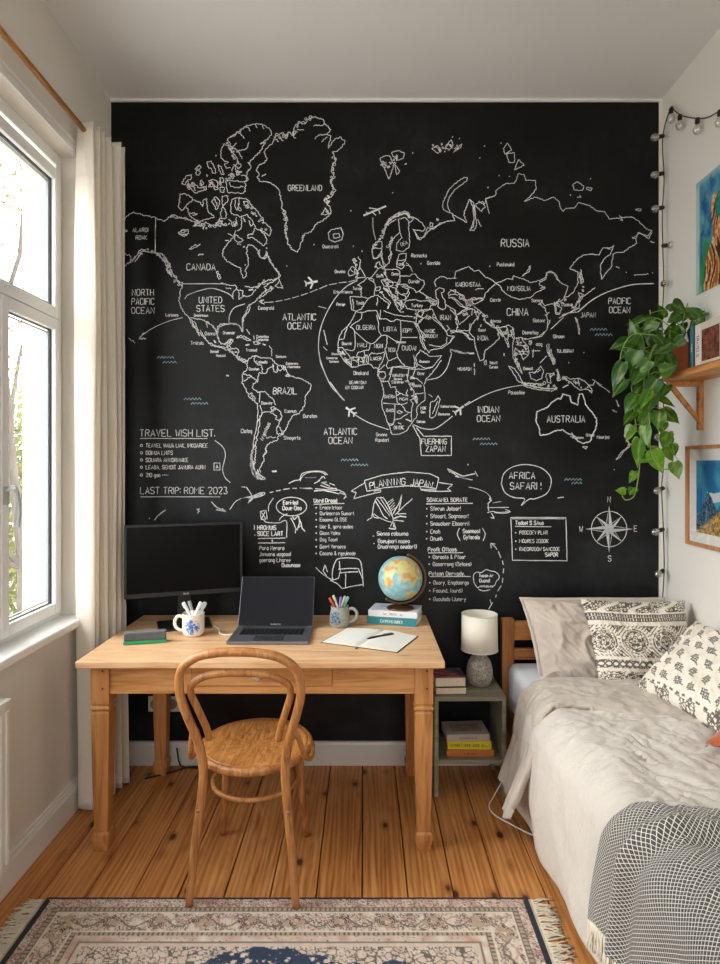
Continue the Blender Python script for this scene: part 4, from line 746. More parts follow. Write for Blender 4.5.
ribbon(ch, [Vector(p) for p in ((214,463),(220,463),(220,470),(214,470),(214,463))], .8, onwall); tx("A", 217, 466.5, 3.6)
import itertools
# banner lettering follows the arc
for i, c_ in enumerate("PLANNING JAPAN"):
    u = i/13.; xx = 371.5+u*59; yy = 485.5-(1-(2*u-1)**2)*3.6-(0.6*u)
    tx(c_, xx, yy, 6.6, .85, rot=(2*u-1)*.16, w=.85)
tx("Eori-Isd", 290.5, 502.5, 3.8, .8); tx("Doue Dao", 292, 508, 4, .8)
tx("Uard Drood", 314, 500.5, 3.8, .82, align='l')
lst(["Eroce Ictooc","Ourleocron Sumort","Eouomo GLOSE","Uac &, gero uudeo","Gioon Voleo","Oag Tooel","Goerl Veroeco","Cooono & rgeuleode"], 320, 0, [507.5,513.3,519.5,526.5,533,539.5,546.5,553.3], 3.5, .8, '.', .52)
tx("HRONUIS", 257.5, 527.6, 4.2, .8, align='l'); tx("SOCE LART", 257.5, 533.6, 4.2, .8, align='l')
lst(["Pora Nerora","Jonuons uogoool","goerang Lharee"], 259.5, 0, [548,554,560], 3.8, .8); tx("Ouounooo", 282, 565, 3.8, .8, align='l', w=.8)
tx("Sioneo coloueno", 377, 533.5, 4, .78, align='l', w=.68); tx("Ooeujoari nooeo", 378, 541, 4, .78, align='l', w=.68); tx("Onuarnnga oeudort)", 378, 546.5, 4, .76, align='l', w=.68)
tx(".", 373.5, 534, 5, 1, w=1.6); tx(".", 374, 541.5, 5, 1, w=1.6)
tx("SOAKANEI. SORATE", 427, 499.8, 3.8, .84, align='l', w=.68)
lst(["Sfecun Jotoor!","Sfooorl, Sognoeor!","Snouoloer Eboorrit","Cnoh","Onunh"], 430.5, 0, [508.5,516,523.5,531.5,538.5], 4, .8, '.', .56)
tx("Soonnoot", 471.5, 531, 4, .75, w=.8); tx("Gytscois", 471.5, 537, 4, .75, w=.8)
tx("Peofk Oftoos.", 428, 549.3, 4, .85, align='l', w=.68); lst(["Ooroots & Ptoor","Gooorrong (Oetoes)"], 433, 0, [556.8,564], 3.8, .8, '.', .55)
tx("Potsan Dervody.", 429, 573.5, 4, .85, align='l', w=.68); lst(["Ooory, Engdaorgo","Foaund, (ourd.)","Ououlods (June-y"], 433.5, 0, [582.5,590.5,599], 3.8, .8, '.', .52)
tx("Tuosn Ar", 486, 575.5, 3, .8, w=.7); tx("Duond", 484.5, 580.5, 3.4, .8, w=.75); tx("nrl an ou", 487, 586, 2.4, .9, w=.6)
tx("Todoel S SAuo", 515.5, 522.8, 3.8, .8, align='l', w=.8)
lst(["POOCOEY PLAR","MOURES ZOOOIK","RAEORDOON SANCOOE"], 519.5, 0, [532.5,541,549], 3.6, .75, '.', .55); tx("SAPOR", 551.5, 554.5, 3.8, .75, w=.8)
ch.build('chalk_lettering', m_chalk, wb, label='white chalk place names, headings and lists')
ch = MB()
def wave(x0, y0, n, step=3.4):
    P = [Vector((x0, y0+1))]
    for i in range(n): P += [Vector((x0+(i+.55)*step, y0-1.1)), Vector((x0+(i+1)*step, y0+.8))]
    ribbon(ch, P, .8, onwall)
for (a, b, n) in ((157,357.5,5),(163,362.3,4),(184,399,5),(191,403.5,5),(341,460,5),(351,465,5),(473,439,5),(480,444,5),(590,329.5,5),(595,334.8,5),(564.5,479.5,5),(571.5,483,3)): wave(a, b, n)
ch.build('chalk_waves', m_blue, wb, label='little pale blue chalk waves')
# ================================================================ desk
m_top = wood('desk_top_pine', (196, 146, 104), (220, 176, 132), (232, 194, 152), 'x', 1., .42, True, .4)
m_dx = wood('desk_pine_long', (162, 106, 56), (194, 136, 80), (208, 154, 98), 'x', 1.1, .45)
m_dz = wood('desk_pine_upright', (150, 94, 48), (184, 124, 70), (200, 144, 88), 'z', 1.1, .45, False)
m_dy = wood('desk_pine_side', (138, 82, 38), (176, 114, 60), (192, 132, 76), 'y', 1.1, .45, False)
DX0, DX1, DY0, DY1, DT = -1.131, .317, -.777, -.022, .775
desk = thing('desk', 'old pine writing desk with tapered legs below the black map wall', 'desk', ((DX0+DX1)/2, (DY0+DY1)/2, 0))
hx, hy = (DX1-DX0)/2, (DY1-DY0)/2
b = MB(); n = 5
for i in range(n):
    y0 = -hy+2*hy*i/n; b.box((-hx, y0+.0002, DT-.026), (hx, y0+2*hy/n-.0002, DT))
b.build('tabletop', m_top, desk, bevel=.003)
lx, ly = hx-.041, hy-.042
LW = .074
AP0 = DT-.026-.118
def deskleg(sx, sy):
    b = MB(); cx, cy = sx*(lx-LW/2)+(.042 if sx < 0 < sy else 0), sy*(ly-LW/2); w = LW/2
    def ring(z, w): return [(cx-w, cy-w, z), (cx+w, cy-w, z), (cx+w, cy+w, z), (cx-w, cy+w, z)]
    prof = [(DT-.027, w), (.592, w), (.588, w-.004), (.582, w-.004), (.578, w+.002), (.570, w+.002), (.566, w-.004), (.560, w-.004), (.556, w-.001), (.30, w*.88), (.085, w*.74), (.078, w*.70), (.070, w*.90), (.052, w*.95), (.0, w*.68)]
    vs = []; fs = []
    for z, ww in prof: vs += ring(z, ww)
    for i in range(len(prof)-1):
        for k in range(4): l = (k+1) % 4; fs.append((i*4+k, i*4+l, i*4+4+l, i*4+4+k))
    fs += [(0, 1, 2, 3), tuple(reversed([len(vs)-4+k for k in range(4)]))]
    b.add(vs, fs)
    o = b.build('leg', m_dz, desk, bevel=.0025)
    if sy < 0:
        for zz in (DT-.05, DT-.12): MB().cyl((cx+.012, cy-w-.0012, zz), (cx+.012, cy-w+.002, zz), .0045, seg=10).build('peg', plain('dark_peg', (84, 48, 24), .5), o)
    return o
for sx in (-1, 1):
    for sy in (-1, 1): deskleg(sx, sy)
yf = -ly
dxl, dxr = (192-VX)/249.5-(DX0+DX1)/2, (332-VX)/249.5-(DX0+DX1)/2
zt, zb = DT-.027, AP0
drt, drb = zt-.004, zb+.032
b = MB(); b.box((-lx+LW, yf+.012, zb), (dxl-.002, yf+.032, zt)); b.box((dxr+.002, yf+.012, zb), (lx-LW, yf+.032, zt)); b.box((dxl-.002, yf+.012, zb), (dxr+.002, yf+.032, drb-.003))
b.box((dxl-.002, yf+.012, drt+.001), (dxr+.002, yf+.032, zt))
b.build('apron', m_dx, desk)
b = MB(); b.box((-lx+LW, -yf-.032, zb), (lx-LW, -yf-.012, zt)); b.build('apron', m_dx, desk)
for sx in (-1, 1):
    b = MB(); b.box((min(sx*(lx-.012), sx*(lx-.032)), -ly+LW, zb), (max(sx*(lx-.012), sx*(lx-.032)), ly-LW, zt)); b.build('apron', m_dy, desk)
b = MB(); b.box((dxl, yf+.009, drb), (dxr, yf+.03, drt)); b.box((dxl+.02, yf+.03, drb+.005), (dxr-.02, yf+.42, drt-.006))
dr = b.build('drawer', m_dx, desk, bevel=.002)
b = MB(); kx = (258-VX)/249.5-(DX0+DX1)/2
b.lathe([(.011, 0), (.006, .004), (.006, .012), (.015, .016), (.017, .022), (.012, .027), (0, .028)], 20, Matrix.Translation((kx, yf+.009, (drt+drb)/2-.0)) @ Matrix.Rotation(PI/2, 4, 'X'))
b.build('knob', plain('nickel_knob', (214, 208, 196), .3, .6), dr, smooth=True, label='small metal drawer knob')
# ================================================================ bentwood chair
m_bent = wood('bentwood', (132, 82, 40), (172, 114, 62), (194, 138, 82), 'z', 1.6, .36, False, .5)
m_seat = None
def seat_mat():
    t = NT('seat_veneer'); co = t.coord(); X = t.sep(co)
    r = t.math('POWER', t.math('ADD', t.math('MULTIPLY', X[0], X[0]), t.math('MULTIPLY', X[1], X[1])), .5)
    n1 = t.noise(t.mapping(co, (30, 4, 4)), 1.2, 6, .65, 2.5)
    ang = t.math('ARCTAN2', X[1], X[0])
    pat = t.math('SINE', t.math('ADD', t.math('MULTIPLY', ang, 16.), t.math('MULTIPLY', t.noise(co, 26, 4, .6, 1.5), 14.)))
    pat = t.ramp(pat, [(.3, 0.), (.9, 1.)])
    msk = t.ramp(r, [(.10, 1.), (.165, 0.)])
    col = t.ramp(n1, [(.32, s2l((140, 86, 40))), (.5, s2l((184, 124, 66))), (.68, s2l((210, 154, 94)))])
    col = t.mix(t.math('MULTIPLY', t.math('MULTIPLY', pat, msk), .38), col, s2l((110, 62, 28)))
    t.bump(t.math('MULTIPLY', pat, msk), .25, .001)
    return t.set(color=col, rough=.36, spec=.5)
ch_ = thing('bentwood_chair', 'honey-brown bentwood chair with round seat pushed to the desk', 'chair', (-.418, -.805, .0064), (0, 0, math.radians(-1.5)))
def mir(pts): return [(-x, y, z) for x, y, z in reversed(pts)]
half = [(-.188, -.235, 0), (-.172, -.225, .18), (-.150, -.208, .38), (-.146, -.208, .47), (-.160, -.225, .57), (-.192, -.255, .68), (-.209, -.272, .76), (-.199, -.288, .838), (-.148, -.300, .886), (-.075, -.305, .905)]
pts = catmull(half+[(0, -.306, .909)]+mir(half), 8)
rr = [(.0138+.0028*min(1, max(0, p.z)/.25)) if p.z < .55 else .0155 for p in pts]
MB().tube(pts, rr, 14).build('back_frame', m_bent, ch_, smooth=True, label='bent back hoop running down into the rear legs')
half = [(-.122, -.213, .572), (-.132, -.222, .62), (-.158, -.246, .70), (-.173, -.264, .755), (-.160, -.272, .792), (-.110, -.280, .820), (-.05, -.283, .829)]
pts = catmull(half+[(0, -.283, .830)]+mir(half), 8)
MB().tube(pts, .0125, 12).build('inner_hoop', m_bent, ch_, smooth=True)
SM = Matrix.Translation((0, .004, .007)) @ Matrix.Diagonal((1.02, 1.06, 1, 1))
b = MB(); b.lathe([(.196, .432), (.209, .434), (.214, .442), (.214, .456), (.208, .463), (.199, .4645), (.196, .462)], 72, SM, cap=False)
b.build('seat_ring', m_bent, ch_, smooth=True)
b = MB(); b.lathe([(0, .4525), (.05, .4525), (.10, .4535), (.15, .457), (.185, .4615), (.1975, .4625), (.1975, .450), (0, .440)], 72, SM, cap=False)
b.build('seat', seat_mat(), ch_, smooth=True, label='round veneer seat with embossed pattern')
for sx in (-1, 1):
    p = catmull([(sx*.140, .130, .446), (sx*.150, .140, .36), (sx*.158, .152, .22), (sx*.176, .187, 0)], 8)
    n = len(p); MB().tube(p, [.0185-.0055*i/n for i in range(n)], 12).build('leg', m_bent, ch_, smooth=True)
    p = catmull([(sx*.166, -.215, .602), (sx*.186, -.200, .585), (sx*.197, -.18, .54), (sx*.208, -.15, .487), (sx*.222, -.09, .452), (sx*.221, -.02, .448), (sx*.214, .03, .447)], 8)
    MB().tube(p, .0105, 10).build('bracket', m_bent, ch_, smooth=True)
b = MB(); b.tube([(.158*math.cos(a), .158*math.sin(a)-.012, .335) for a in [2*PI*i/60 for i in range(60)]], .0095, 10, closed=True)
b.build('stretcher', m_bent, ch_, smooth=True, label='bent ring stretcher')
for sx in (-1, 1): MB().sphere((sx*.158, -.228, .325), .006, 10, 6, (1, .6, 1)).build('screw', plain('steel_screw', (150, 146, 140), .3, 1.), ch_)
# ================================================================ desk things
Z = DT
mon = thing('computer_monitor', 'black flat computer monitor standing at the left end of the desk', 'monitor', (-.852, -.255, Z), (0, 0, math.radians(19.9)))
m_blk = plain('black_plastic', (22, 22, 23), .4, var=.02); m_scr = plain('monitor_panel', (8, 8, 9), .3, var=.01, spec=.12)
zb_, zt_ = .155, .492
b = MB(); b.box((-.27, -.006, zb_), (.27, .010, zt_)); b.cbox((0, .022, .33), (.34, .03, .22)); b.build('housing', m_blk, mon, bevel=.004)
b = MB(); b.box((-.259, -.0068, zb_+.018), (.259, -.0061, zt_-.011)); b.build('screen', m_scr, mon)
b = MB(); b.box((-.27, -.009, zb_-.003), (.27, -.006, zb_+.015)); b.box((-.27, -.009, zt_-.009), (.27, -.006, zt_)); b.box((-.27, -.009, zb_+.015), (-.261, -.006, zt_-.009)); b.box((.261, -.009, zb_+.015), (.27, -.006, zt_-.009))
bz = b.build('bezel', m_blk, mon, bevel=.001)
b = MB()
for st in text_strokes('BenQ', 0, 0, .0085, .9): ribbon(b, [Vector(p) for p in st], .0016, lambda p: Vector((p.x+.005, -.0095, zb_+.006-p.y)))
b.build('logo', plain('logo_grey', (170, 170, 170), .5), bz)
b = MB(); b.cbox((0, .045, .16), (.062, .022, .31)); b.build('stand_column', m_blk, mon, bevel=.004)
b = MB(); b.prism([(-.12, -.065), (.12, -.065), (.125, .115), (-.125, .115)], 0.0005, .012); b.build('stand_base', m_blk, mon, bevel=.004)
# laptop
lap = thing('laptop', 'open dark grey laptop at the middle of the desk', 'laptop', (-.415, -.425, Z))
m_al = plain('space_grey_metal', (128, 130, 138), .35, .7, var=.02); m_key = plain('laptop_key', (16, 16, 19), .55)
b = MB(); b.box((-.176, -.124, .0015), (.176, .128, .0145)); b.build('base', m_al, lap, bevel=.0035)
b = MB()
for r in range(6):
    y = .095-r*.0192; hgt = .0165 if r else .009
    n = [14, 14, 14, 13, 12, 0][r]
    if n:
        for i in range(n): w_ = .286/n; b.box((-.143+i*w_+.001, y-hgt, .0145), (-.143+(i+1)*w_-.001, y, .0158))
    else:
        xs_ = [-.143, -.122, -.102, -.078, -.054, .052, .075, .098, .121, .143]
        for a, c in zip(xs_, xs_[1:]): b.box((a+.001, y-hgt, .0145), (c-.001, y, .0158))
b.build('keyboard', m_key, lap)
b = MB(); b.box((-.065, -.112, .0146), (.065, -.028, .0149)); b.build('trackpad', plain('trackpad_metal', (84, 86, 92), .25, .6), lap)
tilt = Matrix.Translation((0, .124, .0145)) @ Matrix.Rotation(math.radians(-26), 4, 'X')
b = MB(); b.box((-.176, -.0005, 0), (.176, .005, .238), tilt); lid = b.build('lid', m_al, lap, bevel=.002)
b = MB(); b.box((-.1735, -.0011, .003), (.1735, -.0006, .236), tilt); b.build('bezel', plain('laptop_bezel', (12, 12, 15), .2), lid)
b = MB(); b.box((-.167, -.0016, .018), (.167, -.0012, .229), tilt); b.build('screen', plain('laptop_screen', (14, 19, 30), .12, var=.05, scale=30), lid)
b = MB()
for st in text_strokes('MacBook Pro', 0, 0, .0062, .9): ribbon(b, [Vector(p) for p in st], .0011, lambda p: tilt @ Vector((p.x, -.0020, .0105-p.y)))
b.build('logo_text', plain('logo_grey', (170, 170, 170), .5), lid)
b = MB(); b.cyl((-.15, .125, .011), (.15, .125, .011), .006); b.build('hinge', m_key, lap)
# mugs
def mug(name, label, loc, rz, prof, hnd, m, cat='mug', group=None):
    r = thing(name, label, cat, loc, (0, 0, rz), group)
    MB().lathe(prof, 40, cap=False).build('body', m, r, smooth=True)
    MB().tube(catmull(hnd, 8), .0062, 10, flat=1.25).build('handle', m, r, smooth=True)
    return r
def mugmat(name, base, spot, centre, rad, seedv, edge=.02, speck=0.):
    t = NT(name); co = t.coord(); c = s2l(base)
    v = t.new('ShaderNodeVectorMath', operation='DISTANCE'); t.put(v.inputs[0], co); v.inputs[1].default_value = centre
    d = v.outputs['Value']; nz = t.noise(co, 55, 3, .7, 1.5); n3 = t.noise(co, 120, 2)
    m1 = t.math('LESS_THAN', d, rad); m2 = t.ramp(t.math('SUBTRACT', nz, t.math('MULTIPLY', t.math('DIVIDE', d, rad), .13)), [(.36, 0.), (.42, 1.)])
    sp = t.mix(t.ramp(n3, [(.4, 0.), (.6, 1.)]), s2l(spot), tuple(min(1, q*2.6+.04) for q in s2l(spot)))
    bc = t.ramp(t.noise(co, 160 if speck else 20, 3), [(.35, tuple(q*(.7 if speck else .93) for q in c)), (.55, c)])
    return t.set(color=t.mix(t.math('MULTIPLY', m1, m2), bc, sp), rough=.28 if not speck else .45, spec=.5)
mp = [(0, .004), (.036, .0), (.040, .003), (.0475, .012), (.049, .03), (.049, .094), (.0505, .099), (.049, .101), (.0465, .097), (.0455, .03), (.042, .012), (0, .009)]
mug1 = mug('mug', 'white enamel-look mug with blue flower holding white markers', (-.773, -.395, Z), 0, mp, [(-.046, 0, .082), (-.068, 0, .086), (-.083, 0, .068), (-.082, 0, .042), (-.066, 0, .025), (-.046, 0, .022)],
    mugmat('mug_cream_glaze', (236, 230, 218), (40, 92, 150), (.008, -.049, .048), .034, 1))
mp2 = [(0, .004), (.036, .0), (.043, .004), (.0475, .016), (.0485, .035), (.046, .062), (.0415, .084), (.0415, .094), (.043, .097), (.041, .099), (.0385, .094), (.0385, .082), (.043, .06), (.045, .03), (.04, .012), (0, .010)]
mug2 = mug('mug', 'grey-green stoneware mug with dark blue leaf, holding coloured pens', (-.116, -.245, Z), math.radians(-8), mp2, [(.040, 0, .080), (.060, 0, .088), (.079, 0, .076), (.083, 0, .052), (.068, 0, .030), (.046, 0, .022)],
    mugmat('mug_stoneware', (158, 160, 146), (30, 62, 88), (-.016, -.045, .048), .034, 2, speck=1.))
def pen(label, base, tip, r, body, cap, capfrac=.3, cat='marker', name='marker', group=None):
    base, tip = Vector(base), Vector(tip); d = tip-base; L = d.length
    root = thing(name, label, cat, base, d.to_track_quat('Z', 'Y').to_euler(), group)
    b = MB(); b.lathe([(r*.8, 0), (r, .002), (r, L*(1-capfrac))], 14); b.build('barrel', body, root, smooth=False)
    b = MB(); b.lathe([(r*1.12, L*(1-capfrac)+.0003), (r*1.12, L-.003), (r*.8, L)], 14); b.cbox((0, -r*1.25, L-.014), (r*.5, r*.5, .024)); b.build('cap', cap, root)
    return root
m_wp = plain('white_marker_plastic', (236, 236, 236), .3); m_wc = plain('pale_marker_cap', (214, 218, 222), .3)
M1 = Vector((-.773, -.395, Z))
for (bx, by, tx_, ty, tz, lb, cp) in ((.018, .012, -.044, -.006, .150, 'white marker leaning furthest left in the blue-flower mug', m_wp), (.024, -.012, -.020, .004, .154, 'white marker second from the left in the blue-flower mug', plain('grey_marker_cap', (150, 156, 160), .3)),
    (-.022, -.014, .034, .002, .150, 'white marker third from the left in the blue-flower mug', m_wp), (-.008, .022, .049, .018, .145, 'white marker leaning furthest right in the blue-flower mug', m_wc)):
    pen(lb, M1+Vector((bx, by, .0175)), M1+Vector((tx_, ty, tz)), .0068, m_wp, cp, group='white markers in the mug')
M2 = Vector((-.116, -.245, Z))
for (bx, by, tx_, ty, tz, lb, bc, cc) in ((.016, .0, -.048, -.004, .138, 'orange pen with red cap at the left of the stoneware mug', (226, 150, 70), (214, 70, 46)),
    (.020, -.012, -.031, .008, .148, 'pale green pen beside the orange one in the stoneware mug', (168, 200, 150), (190, 212, 172)), (.0, .016, -.012, .02, .135, 'dark blue pen at the back of the stoneware mug', (32, 44, 74), (40, 54, 96)),
    (-.010, -.012, .006, .0, .142, 'purple pen standing upright in the stoneware mug', (150, 90, 180), (166, 100, 200)), (-.020, .0, .026, -.004, .146, 'green pen leaning right in the stoneware mug', (100, 168, 112), (150, 206, 160)),
    (-.014, .016, .040, .012, .140, 'mint green pen furthest right in the stoneware mug', (84, 160, 120), (176, 214, 186))):
    pen(lb, M2+Vector((bx, by, .0165)), M2+Vector((tx_, ty, tz)), .0050, plain('pen_%d_%d' % bc[:2], bc, .35), plain('cap_%d_%d' % cc[:2], cc, .35), .38, 'pen', 'pen', 'coloured pens in the mug')
# board eraser
er = thing('board_eraser', 'grey felt chalkboard eraser on a green base at the left of the desk', 'eraser', (-.948, -.515, Z+.0003), (0, 0, math.radians(14)))
MB().box((-.088, -.024, 0), (.088, .024, .0155)).build('base', plain('green_eraser_base', (28, 140, 92), .4), er, bevel=.003)
MB().box((-.086, -.023, .0158), (.086, .023, .050)).build('felt', fabric('grey_felt', (92, 94, 96), .25), er, bevel=.005)
# charger cable
m_wcab = plain('white_cable', (232, 230, 226), .4)
pts = catmull([(-.700, -.30, Z+.016), (-.690, -.325, Z+.020), (-.668, -.345, Z+.012), (-.655, -.385, Z+.0045), (-.62, -.405, Z+.0035), (-.595, -.40, Z+.006)], 8)
tag(MB().tube(pts, .003, 8).build('charging_cable', m_wcab, smooth=True), 'white charging cable running to the laptop', 'cable')
# open notebook
nb = thing('notebook', 'open notebook with blank pages on the right half of the desk', 'notebook', (.028, -.470, Z+.0003), (0, 0, math.radians(-24)))
m_pg = plain('blank_page', (240, 238, 230), .7, var=.01); m_cv = plain('notebook_cover', (70, 66, 60), .6)
b = MB(); b.box((-.178, -.133, 0), (.178, .133, .003)); b.build('cover', m_cv, nb, bevel=.001)
def page(sx, bulge):
    b = MB(); N = 14
    def fn(u, v):
        x = u*.174; h_ = .0032+bulge*math.sin(PI*min(1, u*1.08)**.55)*.9+.0035*(1-u)
        return (sx*x, -.130+.26*v, h_ if u > .02 else .004)
    b.grid(N, 2, fn); o = b.build('page_block', m_pg, nb, smooth=True)
    b2 = MB(); nn = N+1
    for vv in (0, 1):
        top = [Vector(fn(i/N, vv)) for i in range(nn)]; bot = [Vector((p.x, p.y, .003)) for p in top]
        b2.add(top+bot, [(i, i+1, nn+i+1, nn+i) for i in range(N)])
    e = [Vector(fn(1, v)) for v in (0, 1)]; b2.add(e+[Vector((p.x, p.y, .003)) for p in e], [(0, 1, 3, 2)])
    b2.build('page_edge', plain('page_edges', (216, 208, 188), .8, var=.1, scale=200), nb)
page(-1, .006); page(1, .009)
b = MB(); b.box((-.004, -.155, .0005), (.004, -.128, .0025)); b.build('ribbon_marker', m_cv, nb)
pr = thing('ballpoint_pen', 'black ballpoint pen lying on the open notebook', 'pen', (.072, -.468, Z+.0155), (0, 0, math.radians(34)))
b = MB(); MX = Matrix.Rotation(PI/2, 4, 'Y'); b.lathe([(.001, -.072), (.0045, -.058), (.0055, -.05), (.0055, .05), (.0045, .062), (.0045, .070), (0, .070)], 16, MX); b.build('barrel', plain('black_pen', (22, 22, 24), .3), pr, smooth=True)
b = MB(); b.cbox((.04, 0, .0065), (.045, .004, .002)); b.build('clip', plain('brushed_metal', (200, 192, 176), .25, 1.), pr)
# ---- books: a thing with cover, pages and lettering
def book(label, loc, rz, w, d, h, cover, spine_text='', tcol=(240, 240, 236), page_rgb=(226, 216, 196), front='spine', group=None, top=None, name='book', txs=.7):
    """lies flat; w along local x, d along local y; spine (or fore edge) faces local -y"""
    r = thing(name, label, 'book', loc, (0, 0, rz), group)
    cm = cover if isinstance(cover, bpy.types.Material) else plain('cover_%d_%d_%d' % cover, cover, .45)
    t_ = .0022; b = MB(); b.box((-w/2, -d/2, 0), (w/2, d/2, t_)); b.box((-w/2, -d/2, h-t_), (w/2, d/2, h))
    ys = -d/2 if front == 'spine' else d/2-t_
    b.box((-w/2, ys, t_), (w/2, ys+t_, h-t_)); b.build('cover', cm, r, bevel=.0008)
    b = MB(); a0, a1 = (t_+.0002, .004) if front == 'spine' else (.004, t_+.0002)
    b.box((-w/2+.003, -d/2+a0, t_+.0001), (w/2-.003, d/2-a1, h-t_-.0001)); b.build('pages', plain('pages_%d' % page_rgb[0], page_rgb, .8, var=.12, scale=260), r)
    if spine_text:
        b = MB()
        for st in text_strokes(spine_text, 0, 0, h*.36, txs): ribbon(b, [Vector(p) for p in st], h*.05, lambda p: Vector((p.x, -d/2-.0006, h/2-p.y)))
        b.build('spine_lettering', plain('ink_%d_%d' % tcol[:2], tcol, .6), r)
    if top: top(r, w, d, h)
    return r
def cover_panel(rgb, ins=.02, txt=None, tc=(60, 50, 44)):
    def f(r, w, d, h):
        MB().box((-w/2+ins, -d/2+ins, h+.0001), (w/2-ins, d/2-ins, h+.0004)).build('cover_picture', plain('panel_%d_%d' % rgb[:2], rgb, .5, var=.35, scale=30), r)
    return f
bks = (.156, -.165)
book('teal book at the bottom of the stack under the globe', (.154, -.150, Z+.0003), math.radians(-16), .245, .160, .036, (44, 128, 138), 'CAMPEING GUIDES', (226, 236, 236), group='books under the globe')
book('white book directly under the globe', (.156, -.146, Z+.0368), math.radians(-14), .240, .156, .030, (226, 226, 230), 'Doc   TRAVEL   oo', (180, 90, 70), group='books under the globe', top=cover_panel((196, 206, 222), .03))
# ---- globe
def col_globe(u, v):
    lon = u*2*PI; lat = (v-.5)*PI
    x, y, z = math.cos(lat)*math.cos(lon), math.cos(lat)*math.sin(lon), math.sin(lat)
    # lon 270 deg faces the camera (-y); a = degrees east of the centre of view
    a = (math.degrees(lon)-270+540) % 360-180; L = math.degrees(lat)
    lands = [(-42, 8, 20, 24), (-36, -10, 14, 18), (-2, 44, 48, 22), (30, 34, 30, 20), (-42, 40, 18, 12), (2, 18, 8, 14), (30, 14, 12, 12), (44, -26, 20, 12), (30, 60, 50, 14), (-16, 26, 14, 10), (160, 30, 30, 30), (150, -20, 18, 26)]
    f_ = max(1-math.hypot((a-p)/q, (L-b_)/w_) for p, b_, q, w_ in lands)+.45*noise.noise(Vector((x*3, y*3, z*3)))+.2*noise.noise(Vector((x*9, y*9, z*9)))
    sea = Vector(s2l((128, 186, 200))); pale = Vector(s2l((176, 212, 206)))
    if abs(L) > 76: return tuple(Vector(s2l((226, 226, 214))))
    if f_ > .02:
        k = noise.noise(Vector((x*5+9, y*5, z*5)))
        c = Vector(s2l((222, 190, 124))).lerp(Vector(s2l((204, 206, 140))), min(1, max(0, .5+k*1.6)))
        if k < -.15: c = c.lerp(Vector(s2l((200, 130, 86))), .6)
        return tuple(c)
    c = sea.lerp(pale, min(1, max(0, .5+noise.noise(Vector((x*4, y*4, z*4+5))))))
    if f_ > -.02: c = pale
    if min(abs((math.degrees(lon)/15) % 1-.5), 9) > .47 or abs((L/15) % 1-.5) > .47: c = c*.86
    return tuple(c)
gx, gy = .168, -.165; gz = .990; gr = .108
gl = thing('globe', 'desk globe with pastel blue seas on a bronze stand atop two books', 'globe', (gx+.01, gy, Z+.0672))
oz = gz-(Z+.0672)
ax = math.radians(12)
m_brz = plain('bronze', (120, 88, 62), .35, .8, var=.15)
b = MB().grid(144, 72, lambda u, v: (gr*max(1e-4, math.cos((v-.5)*PI))*math.cos(u*2*PI), gr*max(1e-4, math.cos((v-.5)*PI))*math.sin(u*2*PI), gr*math.sin((v-.5)*PI)), colfn=col_globe)
gs = b.build('sphere', vcol('globe_paper', .35, spec=.5), gl, smooth=True); gs.location = (0, 0, oz); gs.rotation_euler = (0, math.radians(-20)*-1, 0)
b = MB(); R2 = gr+.014
pts = [(R2*math.cos(math.radians(a)), 0, oz+R2*math.sin(math.radians(a))) for a in range(-126, 76, 5)]
b.tube(pts, .0058, 8, flat=1.); b.cyl((R2*math.cos(math.radians(72)), 0, oz+R2*math.sin(math.radians(72))), ((gr-.001)*math.cos(math.radians(72)), 0, oz+(gr-.001)*math.sin(math.radians(72))), .0045, seg=10)
a_ = math.radians(-122); b.sphere((R2*math.cos(a_), 0, oz+R2*math.sin(a_)), .008, 10, 8)
b.build('meridian_arm', m_brz, gl, smooth=True)
b = MB(); z1 = oz-R2; b.lathe([(0, .0), (.066, 0), (.067, .006), (.058, .009), (.030, .013), (.012, .018), (.008, z1*.6), (.010, z1), (0, z1+.002)], 40, cap=False)
b.build('base', m_brz, gl, smooth=True)
# ================================================================ nightstand
m_ns = wood('grey_green_paint', (108, 103, 86), (136, 130, 110), (150, 144, 126), 'x', .8, .55, False, .35)
ns = thing('nightstand', 'grey-green wooden nightstand between the desk and the bed', 'nightstand', (.495, -.170, 0))
NW, ND, NH = .333, .300, .466
b = MB(); b.box((-NW/2, -ND/2, NH-.020), (NW/2, ND/2, NH)); b.build('top', m_ns, ns, bevel=.002)
for sx in (-1, 1):
    a, c = sorted((sx*NW/2, sx*(NW/2-.018))); b = MB()
    b.box((a, -ND/2+.001, .12), (c, ND/2-.001, NH-.0205)); b.box((a, -ND/2+.001, 0), (c, -ND/2+.04, .12)); b.box((a, ND/2-.04, 0), (c, ND/2-.001, .12))
    b.build('side_panel', m_ns, ns)
b = MB(); b.box((-NW/2+.0182, -ND/2+.002, .152), (NW/2-.0182, ND/2-.001, .170)); b.build('shelf', m_ns, ns, bevel=.0015)
NF = -.32
sx0 = .495
book('orange book at the bottom of the pile on the nightstand shelf', (.500, -.205, .1705), math.radians(1), .222, .15, .030, (190, 108, 46), 'o  ooo noo o', (110, 50, 20), group='books on the nightstand shelf')
book('yellow book in the middle of the pile on the nightstand shelf', (.500, -.200, .2010), math.radians(-1.5), .206, .15, .038, (206, 190, 40), 'SAVORET HOME BOOK OU A I', (90, 84, 20), group='books on the nightstand shelf')
book('pale grey-pink book on top of the pile on the nightstand shelf', (.489, -.195, .2395), math.radians(3), .205, .155, .032, (176, 160, 148), 'oo oooooo oo oo', (110, 92, 84), group='books on the nightstand shelf', top=cover_panel((150, 128, 112), .03))
book('thinner pale-edged book at the bottom of the nightstand top pile', (.408, -.235, NH+.0003), math.radians(2), .146, .115, .034, (60, 40, 34), group='books on the nightstand top', front='edge', page_rgb=(222, 206, 180))
